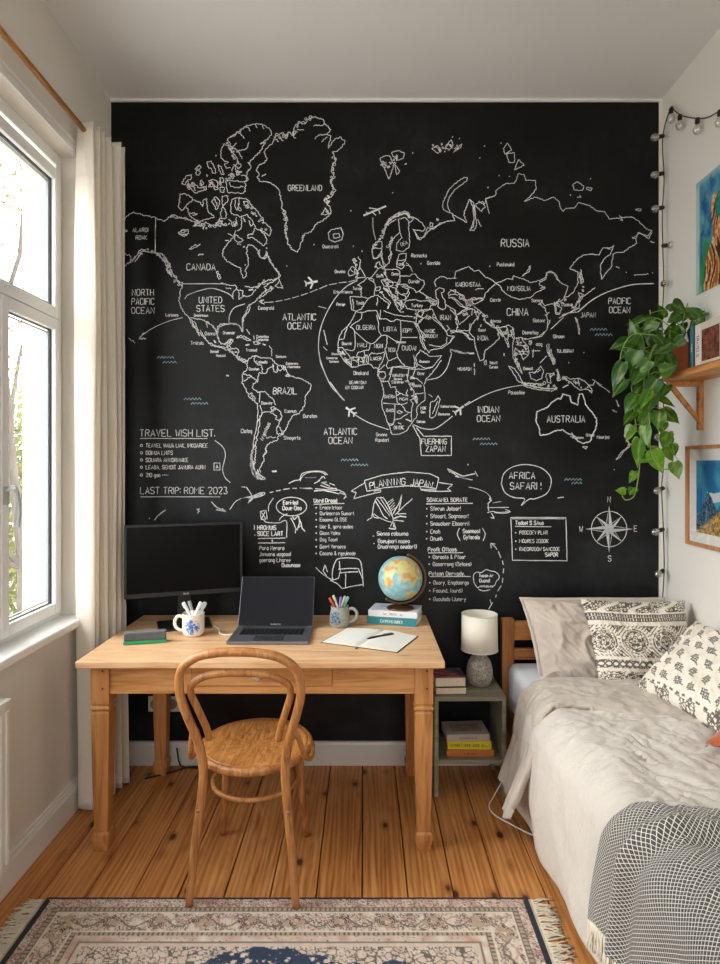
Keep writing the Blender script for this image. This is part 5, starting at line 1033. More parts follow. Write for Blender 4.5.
def redblue(r, w, d, h):
    t = NT('landscape_cover_art'); n = t.noise(t.mapping(t.coord(), (12, 40, 1)), 1.4, 5, .6, 1.)
    m = t.set(color=t.ramp(n, [(.40, s2l((18, 26, 40))), (.50, s2l((34, 74, 106))), (.545, s2l((206, 70, 36))), (.66, s2l((224, 120, 60)))]), rough=.4)
    MB().box((-w/2+.002, -d/2+.002, h+.0001), (w/2-.002, d/2-.002, h+.0005)).build('cover_picture', m, r)
book('thicker book with dark blue and red cover topmost on the nightstand', (.404, -.222, NH+.0348), math.radians(3), .146, .135, .046, (24, 40, 60), group='books on the nightstand top', front='edge', page_rgb=(220, 204, 180), top=redblue)
# lamp
lp = thing('table_lamp', 'small table lamp with white drum shade on speckled stone base', 'lamp', (.568, -.155, NH+.0004))
def stone():
    t = NT('speckled_stone'); co = t.coord(); v = t.voro(co, 130); n = t.noise(co, 70, 5, .75)
    col = t.ramp(t.math('ADD', t.math('MULTIPLY', v, .3), t.math('MULTIPLY', n, .75)), [(.3, s2l((92, 84, 76))), (.5, s2l((146, 136, 126))), (.68, s2l((190, 182, 172)))])
    t.bump(v, .5, .003); return t.set(color=col, rough=.7)
b = MB(); b.lathe([(0, 0), (.044, 0), (.055, .012), (.064, .045), (.064, .075), (.056, .112), (.036, .141), (.019, .153), (.012, .158), (0, .160)], 48, cap=False); b.build('base', stone(), lp, smooth=True)
b = MB(); b.cyl((0, 0, .157), (0, 0, .175), .011); b.cyl((0, 0, .17), (0, 0, .22), .015); b.build('neck', plain('aged_brass', (130, 110, 76), .4, .8), lp)
m_sh = fabric('lamp_shade_linen', (232, 226, 210), .05)
b = MB(); b.lathe([(.089, .172), (.0865, .347)], 64, cap=False); sh = b.build('shade', m_sh, lp, smooth=True, solid=.0015)
b = MB()
for zz, q in ((.172, .0893), (.347, .0868)): b.tube([(q*math.cos(2*PI*i/64), q*math.sin(2*PI*i/64), zz) for i in range(64)], .0016, 6, closed=True)
for k in range(3): b.cyl((0, 0, .215), (.0865*math.cos(k*2.094+.3), .0865*math.sin(k*2.094+.3), .335), .0015, seg=6)
b.build('shade_ring', m_sh, sh)
b = MB(); b.sphere((0, 0, .25), .026, 16, 12, (1, 1, 1.25)); b.build('bulb', plain('opal_bulb', (240, 236, 226), .3), lp, smooth=True)
# cords on the floor
pts = catmull([(.655, -.30, .08), (.60, -.345, .02), (.565, -.40, .004), (.575, -.47, .004), (.62, -.53, .004), (.68, -.60, .004), (.75, -.66, .004)], 8)
tag(MB().tube(pts, .0028, 8).build('lamp_cord', m_wcab, smooth=True), 'thin white cord looping on the floor beside the bed', 'cord')
pts = catmull([(-1.075, -.16, .006), (-1.01, -.125, .006), (-.96, -.095, .006), (-.90, -.05, .006), (-.80, -.035, .006), (-.66, -.04, .006)], 8)
c1 = MB().tube(pts, .0045, 8)
c1.tube(catmull([(-.955, -.040, .10), (-.945, -.038, .03), (-.925, -.040, .006), (-.85, -.055, .006), (-.72, -.06, .006)], 8), .004, 8)
tag(c1.build('power_cord', plain('black_cord', (18, 16, 15), .5), smooth=True), 'black power cords on the floor by the back desk leg', 'cord')
# ================================================================ bed
m_bx = wood('bed_pine', (150, 92, 46), (192, 128, 70), (208, 148, 88), 'x', 1., .45, False)
m_bz = wood('bed_pine_post', (140, 84, 42), (178, 116, 62), (196, 136, 80), 'z', 1., .45, False)
m_by = wood('bed_pine_rail', (140, 84, 42), (178, 116, 62), (196, 136, 80), 'y', 1., .45, False)
bed = thing('bed', 'single pine bed along the right wall, slatted headboard against black wall', 'bed', (1.115, -1.04, 0))
bx0, bx1 = .700-1.115, 1.515-1.115
for (x0, x1) in ((bx0, bx0+.062), (bx1-.062, bx1)):
    MB().box((x0, .975, 0), (x1, 1.02, .765)).build('post', m_bz, bed, bevel=.004)
    MB().box((x0, -1.02, 0), (x1, -.975, .42)).build('post', m_bz, bed, bevel=.004)
for (z0, z1) in ((.655, .750), (.555, .612), (.30, .50)):
    MB().box((bx0+.0625, .985, z0), (bx1-.0625, 1.010, z1)).build('headboard_rail', m_bx, bed, bevel=.003)
for (x0, x1) in ((bx0+.012, bx0+.034), (bx1-.034, bx1-.012)):
    MB().box((x0, -.974, .22), (x1, .974, .35)).build('side_rail', m_by, bed, bevel=.003)
MB().box((bx0+.0625, -1.01, .22), (bx1-.0625, -.985, .40)).build('foot_rail', m_bx, bed, bevel=.003)
b = MB()
for i in range(14): y = -.95+i*.145; b.box((bx0+.0345, y-.03, .28), (bx1-.0345, y+.03, .30))
b.build('slat', m_bx, bed)
m_sheet = fabric('white_sheet', (226, 228, 236), .03, bump=.1)
mt = MB().box((.722, -2.0, .3005), (1.505, -.068, .553)).build('mattress', m_sheet, bevel=.04)
tag(mt, 'mattress in a white fitted sheet, showing at the head of the bed', 'mattress')
def nz(x, y, z=0., s=1.): return noise.noise(Vector((x*s, y*s, z*s)))
def ridg(x, y, s, k=0):            # sharp crease noise
    return 1-abs(noise.noise(Vector((x*s, y*s, k)))*2)
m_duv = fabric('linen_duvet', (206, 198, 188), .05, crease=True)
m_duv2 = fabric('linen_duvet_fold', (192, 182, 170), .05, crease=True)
def drape(u, top, x_in, x_sh, z_top, z_hem, x_hem, r=.085):
    """u 0 at the wall, 1 at the hem; returns x, z, nx, nz"""
    La = x_in-x_sh-r if False else x_in-(x_sh+r); Lb = PI/2*r; Lc = z_top-r-z_hem; T = La+Lb+Lc; s = u*T
    if s < La: return x_in-s, z_top, 0, 1
    if s < La+Lb:
        a = (s-La)/r; return x_sh+r-r*math.sin(a), z_top-r+r*math.cos(a), -math.sin(a), math.cos(a)
    q = (s-La-Lb)/Lc; return x_sh+(x_hem-x_sh)*q**1.3, z_top-r-Lc*q, -1, 0
def rumple(x, y):
    p, q = x+.55*y+.05*nz(x*3, y*3, 6), y-.6*x+.05*nz(x*3, y*3, 9)
    m_ = .5+.5*math.tanh(4*nz(x*1.6, y*1.6, 31)+.6)
    return .018*nz(x*2.4, y*2.0, 1)+1.45*(m_*(.013*ridg(p*1.2, q*3.6, 2.6, 3)**3+.008*ridg(p*2.2, q*5.5, 3.4, 7)**3)+.007*ridg(q*1.3, p*4.5, 3.2, 12)**3*(1.2-m_))+.0035*nz(x*15, y*15, 4)+.002*nz(x*34, y*34, 4)
def duvet_fn(u, v):
    y = -.47-1.59*v; x, z, nx, nz_ = drape(u, 0, 1.512, .715, .568, .055, .728+.012*math.sin(y*7+1)+.008*math.sin(y*17), .10)
    side = max(0., min(1., -nx))
    wr = rumple(x, y)
    wr2 = .016*nz(y*3.2, z*1.1, 5)+.007*ridg(y*1.6, z*.9+y*.3, 5, 9)+.012*math.sin(y*11+2*nz(y, z, 3))*max(0, (.5-z))
    if y > -.9: wr -= .010
    d = wr*(1-side)+wr2*side*.7
    if v > .94: z -= (v-.94)*.0
    # keep clear of the wall
    nx2 = nx*d; bg_ = max(0., min(1., (y+1.35)/.5))*side*math.sin(PI*min(1, max(0, (.60-z)/.75))); x = max(.686-.045*bg_, min(x+nx2-.050*bg_, 1.522)); z = z+nz_*d+(.006*math.sin(y*9)+.010*nz(y*5, 2, 2) if side > .9 and z < .15 else 0)
    # quilted fold tension running from the wall down to the shoulder
    if nz_ > .5:
        z += .010*math.exp(-((x-1.02-.30*math.sin((y+.9)*2.2))**2)/.004)*math.exp(-((y+1.15)**2)/.09)
    return (x, y, max(z, .012))
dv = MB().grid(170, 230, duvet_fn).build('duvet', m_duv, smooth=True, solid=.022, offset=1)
tag(dv, 'crumpled beige linen duvet draped over the side of the bed', 'duvet')
def band_fn(u, v):
    x_hem = .600-.03*v+.010*math.sin(v*5)
    x, z, nx, nz_ = drape(u, 0, 1.505, .690, .598, .165-.01*v+.015*math.sin(v*9), x_hem, .10)
    ye = -.765-.42*max(0, x-.84); y0 = -.485
    side = max(0., min(1., -nx))
    y = y0+(ye-y0)*v
    if side > .5: y += -.02*math.sin((.6-z)*6)*v+.035*(1-v)*(.6-z)
    d = .009*nz(x*3, y*4, 2)+.010*ridg(x*1.2, y*2, 5, 4)**2+.006*ridg(x*2+y, y*2-x, 8, 6)**2+.015*side*math.sin(v*8+z*3)*max(0, .55-z)*2
    e = .012*math.sin(PI*min(1, v*1.0))**.4 if v < 1 else 0
    x = min(x+nx*d, 1.518); z = z+nz_*(d+e)
    return (x, y, z)
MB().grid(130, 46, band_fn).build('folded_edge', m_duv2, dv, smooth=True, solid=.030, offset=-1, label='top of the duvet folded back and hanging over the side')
# ---- throw
def throw_mat():
    t = NT('grey_woven_throw'); uv = t.coord('UV'); X = t.sep(uv)
    P = .0098
    a = t.math('ABSOLUTE', t.math('SINE', t.math('MULTIPLY', t.math('ADD', X[0], X[1]), PI/P/1.35)))
    b_ = t.math('ABSOLUTE', t.math('SINE', t.math('MULTIPLY', t.math('SUBTRACT', X[0], X[1]), PI/P/1.35)))
    m = t.math('MINIMUM', a, b_)
    ln = t.ramp(m, [(.16, 1.), (.34, 0.)])
    n = t.noise(uv, 400, 3)
    dk = t.ramp(n, [(.3, s2l((66, 64, 62))), (.7, s2l((98, 96, 93)))])
    t.bump(m, .5, .003)
    return t.set(color=t.mix(ln, dk, s2l((222, 218, 208))), rough=.92, spec=.15, sheen=.2)
def throw_fn(u, v):
    y = -1.525-.55*v; x, z, nx, nz_ = drape(u, 0, 1.505, .684, .606, .235+.02*math.sin(v*4), .668-.012*v, .115)
    side = max(0., min(1., -nx))
    fold = .034*math.exp(-((v-.20-.10*u)**2)/.0022)*(.6+.4*side)-.012*math.exp(-((v-.30-.10*u)**2)/.003)
    d = .010*(1-side)+(rumple(x, y) if side < 1 else 0)*(1-side)+.004*nz(x*3, y*3, 8)+fold+.010*side*math.sin(v*13+z*4)*(1.2-z)
    q_ = max(0, min(1, (u-.42)/.58)); yy = y+.135*q_*q_*(3-2*q_)*(1-.35*v)
    # match the sagging duvet under it: rounded far corner
    if v < .08: z -= (.08-v)*.25
    return (min(x+nx*d, 1.52), yy, z+nz_*d)
th = MB().grid(110, 90, throw_fn, uvfn=lambda u, v: (u*1.22, v*.61)).build('throw_blanket', throw_mat(), smooth=True, solid=.006, offset=1)
tag(th, 'grey and white diamond-weave throw over the foot of the bed', 'blanket')
fb = MB(); rnd = random.Random(3)
for i in range(46):
    v = (i+.5)/46; p = Vector(throw_fn(1, v))+Vector((-.004, 0, .004))
    for k in range(3):
        q = [p+Vector((0, (k-1)*.0035, 0))]
        for s_ in range(1, 6): q.append(q[-1]+Vector((rnd.uniform(-.003, .002), rnd.uniform(-.004, .004), -.016)))
        fb.tube(q, [.0028, .003, .0026, .0024, .0022, .0016], 5)
fb.build('fringe', fabric('cream_fringe', (226, 216, 198), .08), th, smooth=True)
# ---- pillows
def pillow_pts(w, h, t, seed, wr=.01, pinch=.07, sag=0., taper=.0):
    def f(u, v, side):
        a, b_ = 2*u-1, 2*v-1; tp_ = 1+taper*b_
        ex = 1-pinch*(1-b_*b_)*abs(a)**2; ey = 1-pinch*(1-a*a)*abs(b_)**2
        x = a*w/2*ex*(tp_ if a < 0 else 1+.2*(tp_-1)); y = b_*h/2*ey
        pr_ = max(0, (1-abs(a)**3.2))**.55*max(0, (1-abs(b_)**3.2))**.55
        z = side*t/2*pr_
        n = wr*(nz(a*1.8+seed, b_*1.8, side*2)+.9*ridg(a*1.3+seed, b_, 2.3, side+seed)**2+.5*ridg(a*2+b_+seed, b_*.6, 4, side+seed)**2-.4)*min(1, pr_*2)
        z += n+sag*(a*a)*.5
        if pr_ < .02: z += .004*math.sin(40*a+30*b_)
        return Vector((x, y+.006*nz(a*3, seed)*0, z))
    return f
def pillow(label, name, cat, M, w, h, t, mat, seed, colf=None, wr=.01, N=60, pinch=.07, taper=0.):
    f = pillow_pts(w, h, t, seed, wr, pinch, taper=taper); b = MB()
    for side in (1, -1):
        cf = (lambda u, v: colf(u, v)) if colf else None
        n0 = len(b.v); b.grid(N, N, lambda u, v: M @ f(u, v, side), colfn=cf)
    o = b.build(name, mat, smooth=True, weld=.0006)
    return tag(o, label, cat)
def frame_mat(c, ex, ey):
    ex = Vector(ex).normalized(); ey = Vector(ey); ey = (ey-ex*ey.dot(ex)).normalized(); ez = ex.cross(ey)
    M = Matrix((ex, ey, ez)).transposed().to_4x4(); M.translation = Vector(c); return M
m_lin = fabric('linen_pillowcase', (200, 187, 174), .07, crease=True)
M1 = frame_mat((1.126, -.240, .710), (1, .0, 0), (-.03, .33, 1))
p1 = pillow('plain taupe linen pillow leaning on the headboard', 'pillow', 'pillow', M1, .645, .385, .17, m_lin, 3, wr=.018, pinch=.05, taper=.10, N=90)
fp = pillow_pts(.645, .385, .17, 3, .018, .05, taper=.10)
b = MB()                               # ruffled flange round the case
ring = [(i/40., 0.) for i in range(40)]+[(1., i/30.) for i in range(30)]+[(1-i/40., 1.) for i in range(40)]+[(0., 1-i/30.) for i in range(30)]
n = len(ring); vs = []
for i, (u, v) in enumerate(ring):
    p = fp(u, v, 1); p.z = 0; d = Vector((u-.5, v-.5, 0)); o_ = Vector((d.x*.66, d.y*.39, 0)).normalized()
    vs += [M1 @ (p-o_*.006), M1 @ (p+o_*.016+Vector((0, 0, .004*math.sin(i*1.3))))]
b.add(vs, [(2*i, 2*((i+1) % n), 2*((i+1) % n)+1, 2*i+1) for i in range(n)])
b.build('flange', m_lin, p1, smooth=True, solid=.003, offset=0)
CRM = Vector(s2l((230, 221, 206))); DRK = Vector(s2l((44, 39, 34)))
def dots(x, y, s_, th_=.30, k=0, inv=False):
    q = noise.noise(Vector((x*s_, y*s_, k))); r_ = noise.cell(Vector((x*s_*2.2, y*s_*2.2, k)))
    vals = noise.voronoi(Vector((x*s_, y*s_, k)))[0]; return vals[0]
def lace(x, y, s_, k=0):
    d = noise.voronoi(Vector((x*s_, y*s_, k)))[0]; return (d[1]-d[0], d[0])
def p2col(u, v):
    x, y = u*.46, v*.40; dk = 0.; Y = v+.03*math.sin(PI*u); e, d0 = lace(x, y, 84)
    on = e < .20 or d0 < .16
    if Y > .86: dk = 1 if on and math.sin(x*48+2*math.sin(y*60)) > -.75 else 0
    elif .838 < Y: dk = 0
    elif Y > .75:
        q = (Y-.75)/.088; dk = 1 if (q < .10 or q > .90 or abs(q-.5) < .05 or (abs((x*88) % 1-.5) > .14 and .16 < (q % .5)*2 < .86)) else 0
    elif Y > .70: dk = 0
    elif Y > .36:
        cx = ((x/.135+.2) % 1-.5)*.135; cy = (Y-.53)*.40; r_ = math.hypot(cx, cy*1.05)
        if r_ < .058: dk = 1 if (on and not .30 < (r_*48) % 1 < .46) or r_ < .006 else 0
        elif r_ < .064: dk = 0
        else: dk = 1 if abs(((cx-abs(cy)*.9)*62) % 1-.5) < .17 or (on and r_ > .078) else 0
    elif Y > .325: dk = 0
    elif Y > .235:
        q = (Y-.235)/.09; a = math.sin(x*105); dk = 1 if (abs(q-.5-.32*a) < .12 or abs(q-.5+.32*a) < .12 or on and (q < .3 or q > .7)) else 0
    elif Y > .20: dk = 0
    else:
        cx = ((x/.12) % 1-.5)*.12; cy = (Y-.0)*.40; r_ = math.hypot(cx, cy)
        dk = 1 if (on and not .35 < (r_*48) % 1 < .5) else 0
    return tuple(CRM.lerp(DRK, .88*dk))
def p3col(u, v):
    x, y = u*.455, v*.40; dk = 0.
    gx_, gy_ = .070, .058; row = math.floor(y/gy_); xx = x+(row % 2)*gx_*.5+.006*math.sin(row*3.)
    ci = math.floor(xx/gx_); cx = (xx/gx_-ci-.5)*gx_+.004*math.sin(ci*5+row*3); cy = (y/gy_-row-.5)*gy_+.003*math.sin(ci*3+row)
    a_ = .35*math.sin(ci*7+row*2.3); cx, cy = cx*math.cos(a_)-cy*math.sin(a_), cx*math.sin(a_)+cy*math.cos(a_)
    H = .0175; jx = x*1.0
    if abs(cx) < H and abs(cy) < H:
        fx, fy = (cx+H)/(2*H)*4, (cy+H)/(2*H)*4; ix, iy = int(fx), int(fy); fx -= ix; fy -= iy
        corner = (ix in (0, 3)) and (iy in (0, 3))
        if .05 < fx < .93 and .05 < fy < .93 and not (corner and (ix+iy) % 2 == 0): dk = 1
        if 1.7 < (cx+H)/(2*H)*4 < 2.3 and 1.7 < (cy+H)/(2*H)*4 < 2.3: dk = 0
    elif H < cx < .030 and abs(cy+.014+(cx-H)*.6) < .003: dk = 1
    e, d0 = lace(x, y, 90, 4)
    if v < .075: dk = 1 if (e < .2 or d0 < .15) and math.sin(x*48) > -.3 else 0
    if .095 < v < .118: dk = 1 if math.sin(x*190) > .1 else 0
    if u > .90: dk = 1 if (e < .2) and math.sin(y*50) > -.2 else 0
    return tuple(CRM.lerp(DRK, .84*dk))
m_pc = vcol('printed_cotton', .9, 500, .15, .1)
M2_ = frame_mat((1.256, -.392, .735), (1, .03, -.02), (.0, .42, 1))
pillow('square cream cushion with dark banded dot print, in the middle', 'cushion', 'cushion', M2_, .475, .40, .135, m_pc, 8, p2col, .006, 230, taper=.07)
M3_ = frame_mat((1.340, -.785, .738), (.10, -.45, .0), (.28, .12, .26))
pillow('cream cushion with small dark square sprigs leaning on the right wall', 'cushion', 'cushion', M3_, .47, .40, .13, m_pc, 21, p3col, .009, 260)
M4_ = frame_mat((1.318, -1.255, .672), (.7, -.7, 0), (.7, .7, .0))
pillow('rust-orange velvet cushion at the right edge, on the duvet', 'cushion', 'cushion', M4_, .35, .35, .10, fabric('rust_velvet', (176, 88, 44), .15, sheen=.6), 33, None, .006, 50)
# ================================================================ rug
RX0, RX1, RY1, RY0 = -1.128, .582, -.995, -2.12
def rugcol(X, Y):
    dxl, dxr, dyt, dyb = X-RX0, RX1-X, RY1-Y, Y-RY0
    e = min(dxl, dxr, dyt, dyb); t = (X if e in (dyt, dyb) else Y)
    navy = Vector(s2l((40, 42, 52))); crm = Vector(s2l((214, 201, 184))); pink = Vector(s2l((192, 156, 140))); tan = Vector(s2l((176, 156, 132))); blue = Vector(s2l((48, 62, 84)))
    n = noise.noise(Vector((X*60, Y*60, 1))); n2 = noise.noise(Vector((X*22, Y*22, 5))); vor = noise.voronoi(Vector((X*42, Y*42, 2)))[0]; v2 = noise.voronoi(Vector((X*85, Y*85, 7)))[0]
    c = crm
    if e < (.009 if e == dyt else .020): c = navy
    elif e < .050:
        c = crm.lerp(pink, .5+n2)
        if v2[0] < .26 or v2[1]-v2[0] < .07: c = navy.lerp(pink, .35)
    elif e < .070:
        c = navy.lerp(tan, .35) if (abs((t*60) % 1-.5) > .30 or e < .0525 or e > .0675) else (pink.lerp(navy, .25) if v2[0] < .3 else tan)
    elif e < .078: c = crm
    elif e < .155:
        q = (e-.078)/.077; k = (t/.155) % 1; yy = (q-.5)*.077; xx = (k-.5)*.155
        r_ = math.hypot(xx, yy); c = crm.lerp(tan, .12+.2*n2)
        ang = math.atan2(yy, xx)
        if r_ < .030*(1+.22*math.cos(8*ang)):
            c = pink if (r_*130) % 1 > .55 else (navy if r_ > .010 else crm)
            if vor[0] > .5: c = tan
        else:
            w_ = .5+.30*math.sin(t*2*PI/.155+1.57)
            if abs(q-w_) < .055: c = navy.lerp(tan, .45)
            elif abs(q-(1-w_)) < .05: c = pink.lerp(tan, .3)
            elif v2[1]-v2[0] < .12 and n2 > -.2: c = Vector(s2l((120, 100, 92)))
            elif v2[0] < .3: c = pink
    elif e < .163: c = crm
    elif e < .180: c = navy.lerp(tan, .3) if (abs((t*62) % 1-.5) > .3 or e < .1655 or e > .1775) else tan
    elif e < .205:
        c = pink.lerp(crm, .5+n2)
        if v2[0] < .22: c = navy.lerp(pink, .4)
    elif e < .212: c = tan.lerp(navy, .5)
    elif e < .225: c = crm.lerp(pink, .3)
    else:
        wav = .262+.035*math.sin((X+.15)*2*PI/.62)+.008*math.sin(X*60)
        corner = (dxl < .62 or dxr < .45)
        if e < wav or (corner and e < .33):
            c = crm.lerp(pink, .25+.5*n2)
            if vor[1]-vor[0] < .09: c = navy.lerp(tan, .3)
            elif vor[0] < .2: c = Vector(s2l((104, 116, 114))) if n2 > 0 else pink
            elif v2[0] < .2: c = pink.lerp(navy, .3)
        else:
            c = blue if vor[0] > .36 else crm.lerp(pink, .15)
            if v2[0] < .16: c = pink
    return tuple(c*(1+.12*n))
xs = []; ys = []; st = .0036
nx_ = int((RX1-RX0)/st); xs = [RX0+(RX1-RX0)*i/nx_ for i in range(nx_+1)]
y = RY1
while y > RY0: ys.append(y); y -= st if y > -1.33 else .012
ys.append(RY0)
rb = MB(); rb.cols = []
for yv in ys:
    for xv in xs:
        rb.v.append((xv, yv, .0055+.0006*noise.noise(Vector((xv*12, yv*12, 0))))); rb.cols.append(rugcol(xv, yv))
w_ = len(xs)
for j in range(len(ys)-1):
    for i in range(w_-1): a = j*w_+i; rb.f.append((a, a+w_, a+w_+1, a+1))
rug = rb.build('rug', vcol('rug_pile', .95, 700, .1, .15), solid=.0048, offset=-1)
tag(rug, 'pale oriental rug with navy edges and fringed ends on the floorboards', 'rug')
for sx, xe in ((-1, RX0), (1, RX1)):
    fb = MB(); rnd = random.Random(9+sx); y = RY1-.012
    fb.box((min(xe, xe+sx*.016), RY0+.01, .001), (max(xe, xe+sx*.016), RY1-.008, .0048))
    while y > RY0+.02:
        L = rnd.uniform(.055, .085); a = rnd.uniform(-.35, .35); p = [Vector((xe+sx*.008, y, .004))]
        for k in range(4): a += rnd.uniform(-.25, .25); p.append(p[-1]+Vector((sx*L/4*math.cos(a), L/4*math.sin(a), rnd.uniform(-.0006, .0006))))
        for q in p[1:]: q.z = max(.003, q.z)
        fb.tube(p, [.0022, .0028, .0026, .0024, .0016], 5); y -= rnd.uniform(.0036, .0052)
    fb.build('fringe', fabric('rug_fringe', (206, 194, 172), .12), rug, smooth=True)
# ================================================================ wall shelf, plant, books
m_sf = wood('shelf_pine', (150, 92, 46), (196, 134, 76), (214, 158, 100), 'y', 1., .45)
sf = thing('wall_shelf', 'pine wall shelf on a triangular bracket on the right wall', 'shelf', (RX, -.365, 1.925))
SD = .172
MB().box((-SD, -1.1, 0), (-.001, 0, .029)).build('board', m_sf, sf, bevel=.002)
def sbr(y):
    b = MB(); b.box((-SD+.012, y-.011, -.024), (-.001, y+.011, -.0005)); b.box((-.024, y-.011, -.222), (-.001, y+.011, -.0245))
    b.prism([(-SD+.016, -.0245), (-SD+.044, -.0245), (-.0245, -.158), (-.0245, -.182)], -.009, .009, Matrix.Translation((0, y, 0)) @ Matrix.Rotation(PI/2, 4, 'X'))
    b.build('bracket', m_sf, sf, bevel=.0015)
sbr(-.03); sbr(-.95)
ztop = 1.925+.0293
m_terra = plain('terracotta', (150, 78, 44), .75, var=.15, scale=25)
PX, PY = RX-.098, -.44
pot = thing('pothos_plant', 'trailing green pothos in a terracotta pot on the wall shelf', 'plant', (PX, PY, ztop))
b = MB(); b.lathe([(0, 0), (.050, 0), (.052, .004), (.066, .098), (.071, .100), (.073, .125), (.070, .128), (.064, .126), (.062, .102), (.048, .012), (0, .010)], 40, cap=False); b.build('pot', m_terra, pot, smooth=True)
b = MB(); b.lathe([(0, .115), (.062, .110)], 24, cap=False); b.build('soil', plain('soil', (48, 36, 28), .95, var=.4, scale=90), pot)
# vines: photo-derived courses at real depths (x, y, z relative to the room)
def V(px, py, y): return W(px, py, y)-Vector((PX, PY, ztop))
vines = []
O = lambda dx=0, dy=0: Vector((dx, dy, .118))
def vine(pts, dy=-.0): vines.append(catmull([O(pts[0][0], pts[0][1])]+[V(*p) for p in pts[1:]], 8))
vine([(-.03, .0), (672, 340, -.43), (655, 345, -.45), (645, 375, -.45), (642, 420, -.45), (640, 460, -.45), (638, 480, -.44), (634, 496, -.44), (626, 500, -.43), (622, 496, -.43)])
vine([(-.02, -.02), (668, 338, -.50), (652, 352, -.52), (648, 390, -.52), (650, 430, -.51), (651, 452, -.50), (662, 468, -.50), (672, 468, -.49), (680, 462, -.48)])
vine([(-.04, .02), (660, 345, -.38), (640, 352, -.36), (632, 380, -.35), (634, 410, -.35), (637, 432, -.35)])
vine([(-.03, -.03), (650, 335, -.50), (632, 335, -.50), (622, 350, -.49), (619, 372, -.49)])
vine([(.0, -.03), (668, 325, -.47), (655, 318, -.46), (640, 322, -.44), (628, 330, -.43)])
vine([(.0, .02), (683, 325, -.42), (685, 312, -.42), (688, 303, -.42)])
vine([(.02, .0), (692, 325, -.44), (700, 315, -.45), (706, 312, -.46)])
vine([(-.01, .03), (668, 350, -.36), (655, 370, -.34), (657, 400, -.34), (662, 425, -.34), (668, 440, -.34), (670, 452, -.34)])
vine([(-.02, .0), (664, 330, -.40), (652, 322, -.38), (650, 310, -.38)])
m_vine = plain('green_stem', (128, 150, 70), .5)
lf = MB(); rnd = random.Random(42)
stems = MB()
for vpts in vines: stems.tube(vpts, .0024, 6)
def leaf(c, d, n, L, Wd, stemfrom=None):
    """heart shaped leaf: c base point, d direction of the tip, n face normal"""
    d = d.normalized(); n = (n-d*n.dot(d)).normalized(); s_ = d.cross(n)
    prof = [(0, 0), (.06, .22), (-.02, .36), (.10, .50), (.28, .55), (.48, .48), (.68, .33), (.85, .15), (1, 0)]
    base = len(lf.v); rows = []
    prof2 = [(.02, .0), (-.04, .20), (-.02, .38), (.12, .50), (.30, .53), (.50, .45), (.70, .29), (.87, .11), (1.02, .0)]
    M_ = 4; fold = rnd.uniform(.10, .28); curl = rnd.uniform(.05, .25); k = rnd.random()
    for (t_, w_) in prof2:
        row = []
        tc = max(0, min(1, (t_+.04)/1.06)) if True else t_
        for j in range(-M_, M_+1):
            q = j/M_; xx = w_*q*Wd; ll = (t_ if abs(q) > .0 else max(t_, .03))*L
            tt = t_+(0.06*(1-abs(q)) if t_ < .1 else 0)
            zz = abs(q*w_)*fold*Wd-curl*L*max(0, tt)**2*.5+.0012*math.sin(tt*30+j)
            row.append(c+d*(tt*L)+s_*xx+n*zz)
        rows.append(row)
    vs = [p for r in rows for p in r]; wN = 2*M_+1
    lf.v += [tuple(p) for p in vs]
    for i in range(len(rows)-1):
        for j in range(wN-1):
            a = base+i*wN+j; lf.f.append((a, a+1, a+wN+1, a+wN))
    low = max(0, min(1, -c.z/.35)); g1 = Vector(s2l((26+40*k+40*low, 76+40*k+46*low, 14+10*k+8*low))); g2 = Vector(s2l((138+30*low, 170+18*low, 62)))
    if lf.cols is None: lf.cols = []
    for i, (t_, w_) in enumerate(prof2):
        for j in range(-M_, M_+1):
            v_ = noise.noise(Vector((t_*3+k*50, j*.5, k*9)))
            cc = g1.lerp(g2, min(1, max(0, v_*1.5-.1)))
            if j == 0: cc = cc.lerp(g2, .45)
            lf.cols.append(tuple(cc))
    if stemfrom is not None: stems.tube([stemfrom, (stemfrom+c)*.5+Vector((0, 0, .004)), c], .0014, 5)
CAMD = Vector((0, CY, EYE))-Vector((PX, PY, ztop))
def faced(c): return (Vector((0, CY, EYE))-(c+Vector((PX, PY, ztop)))).normalized()
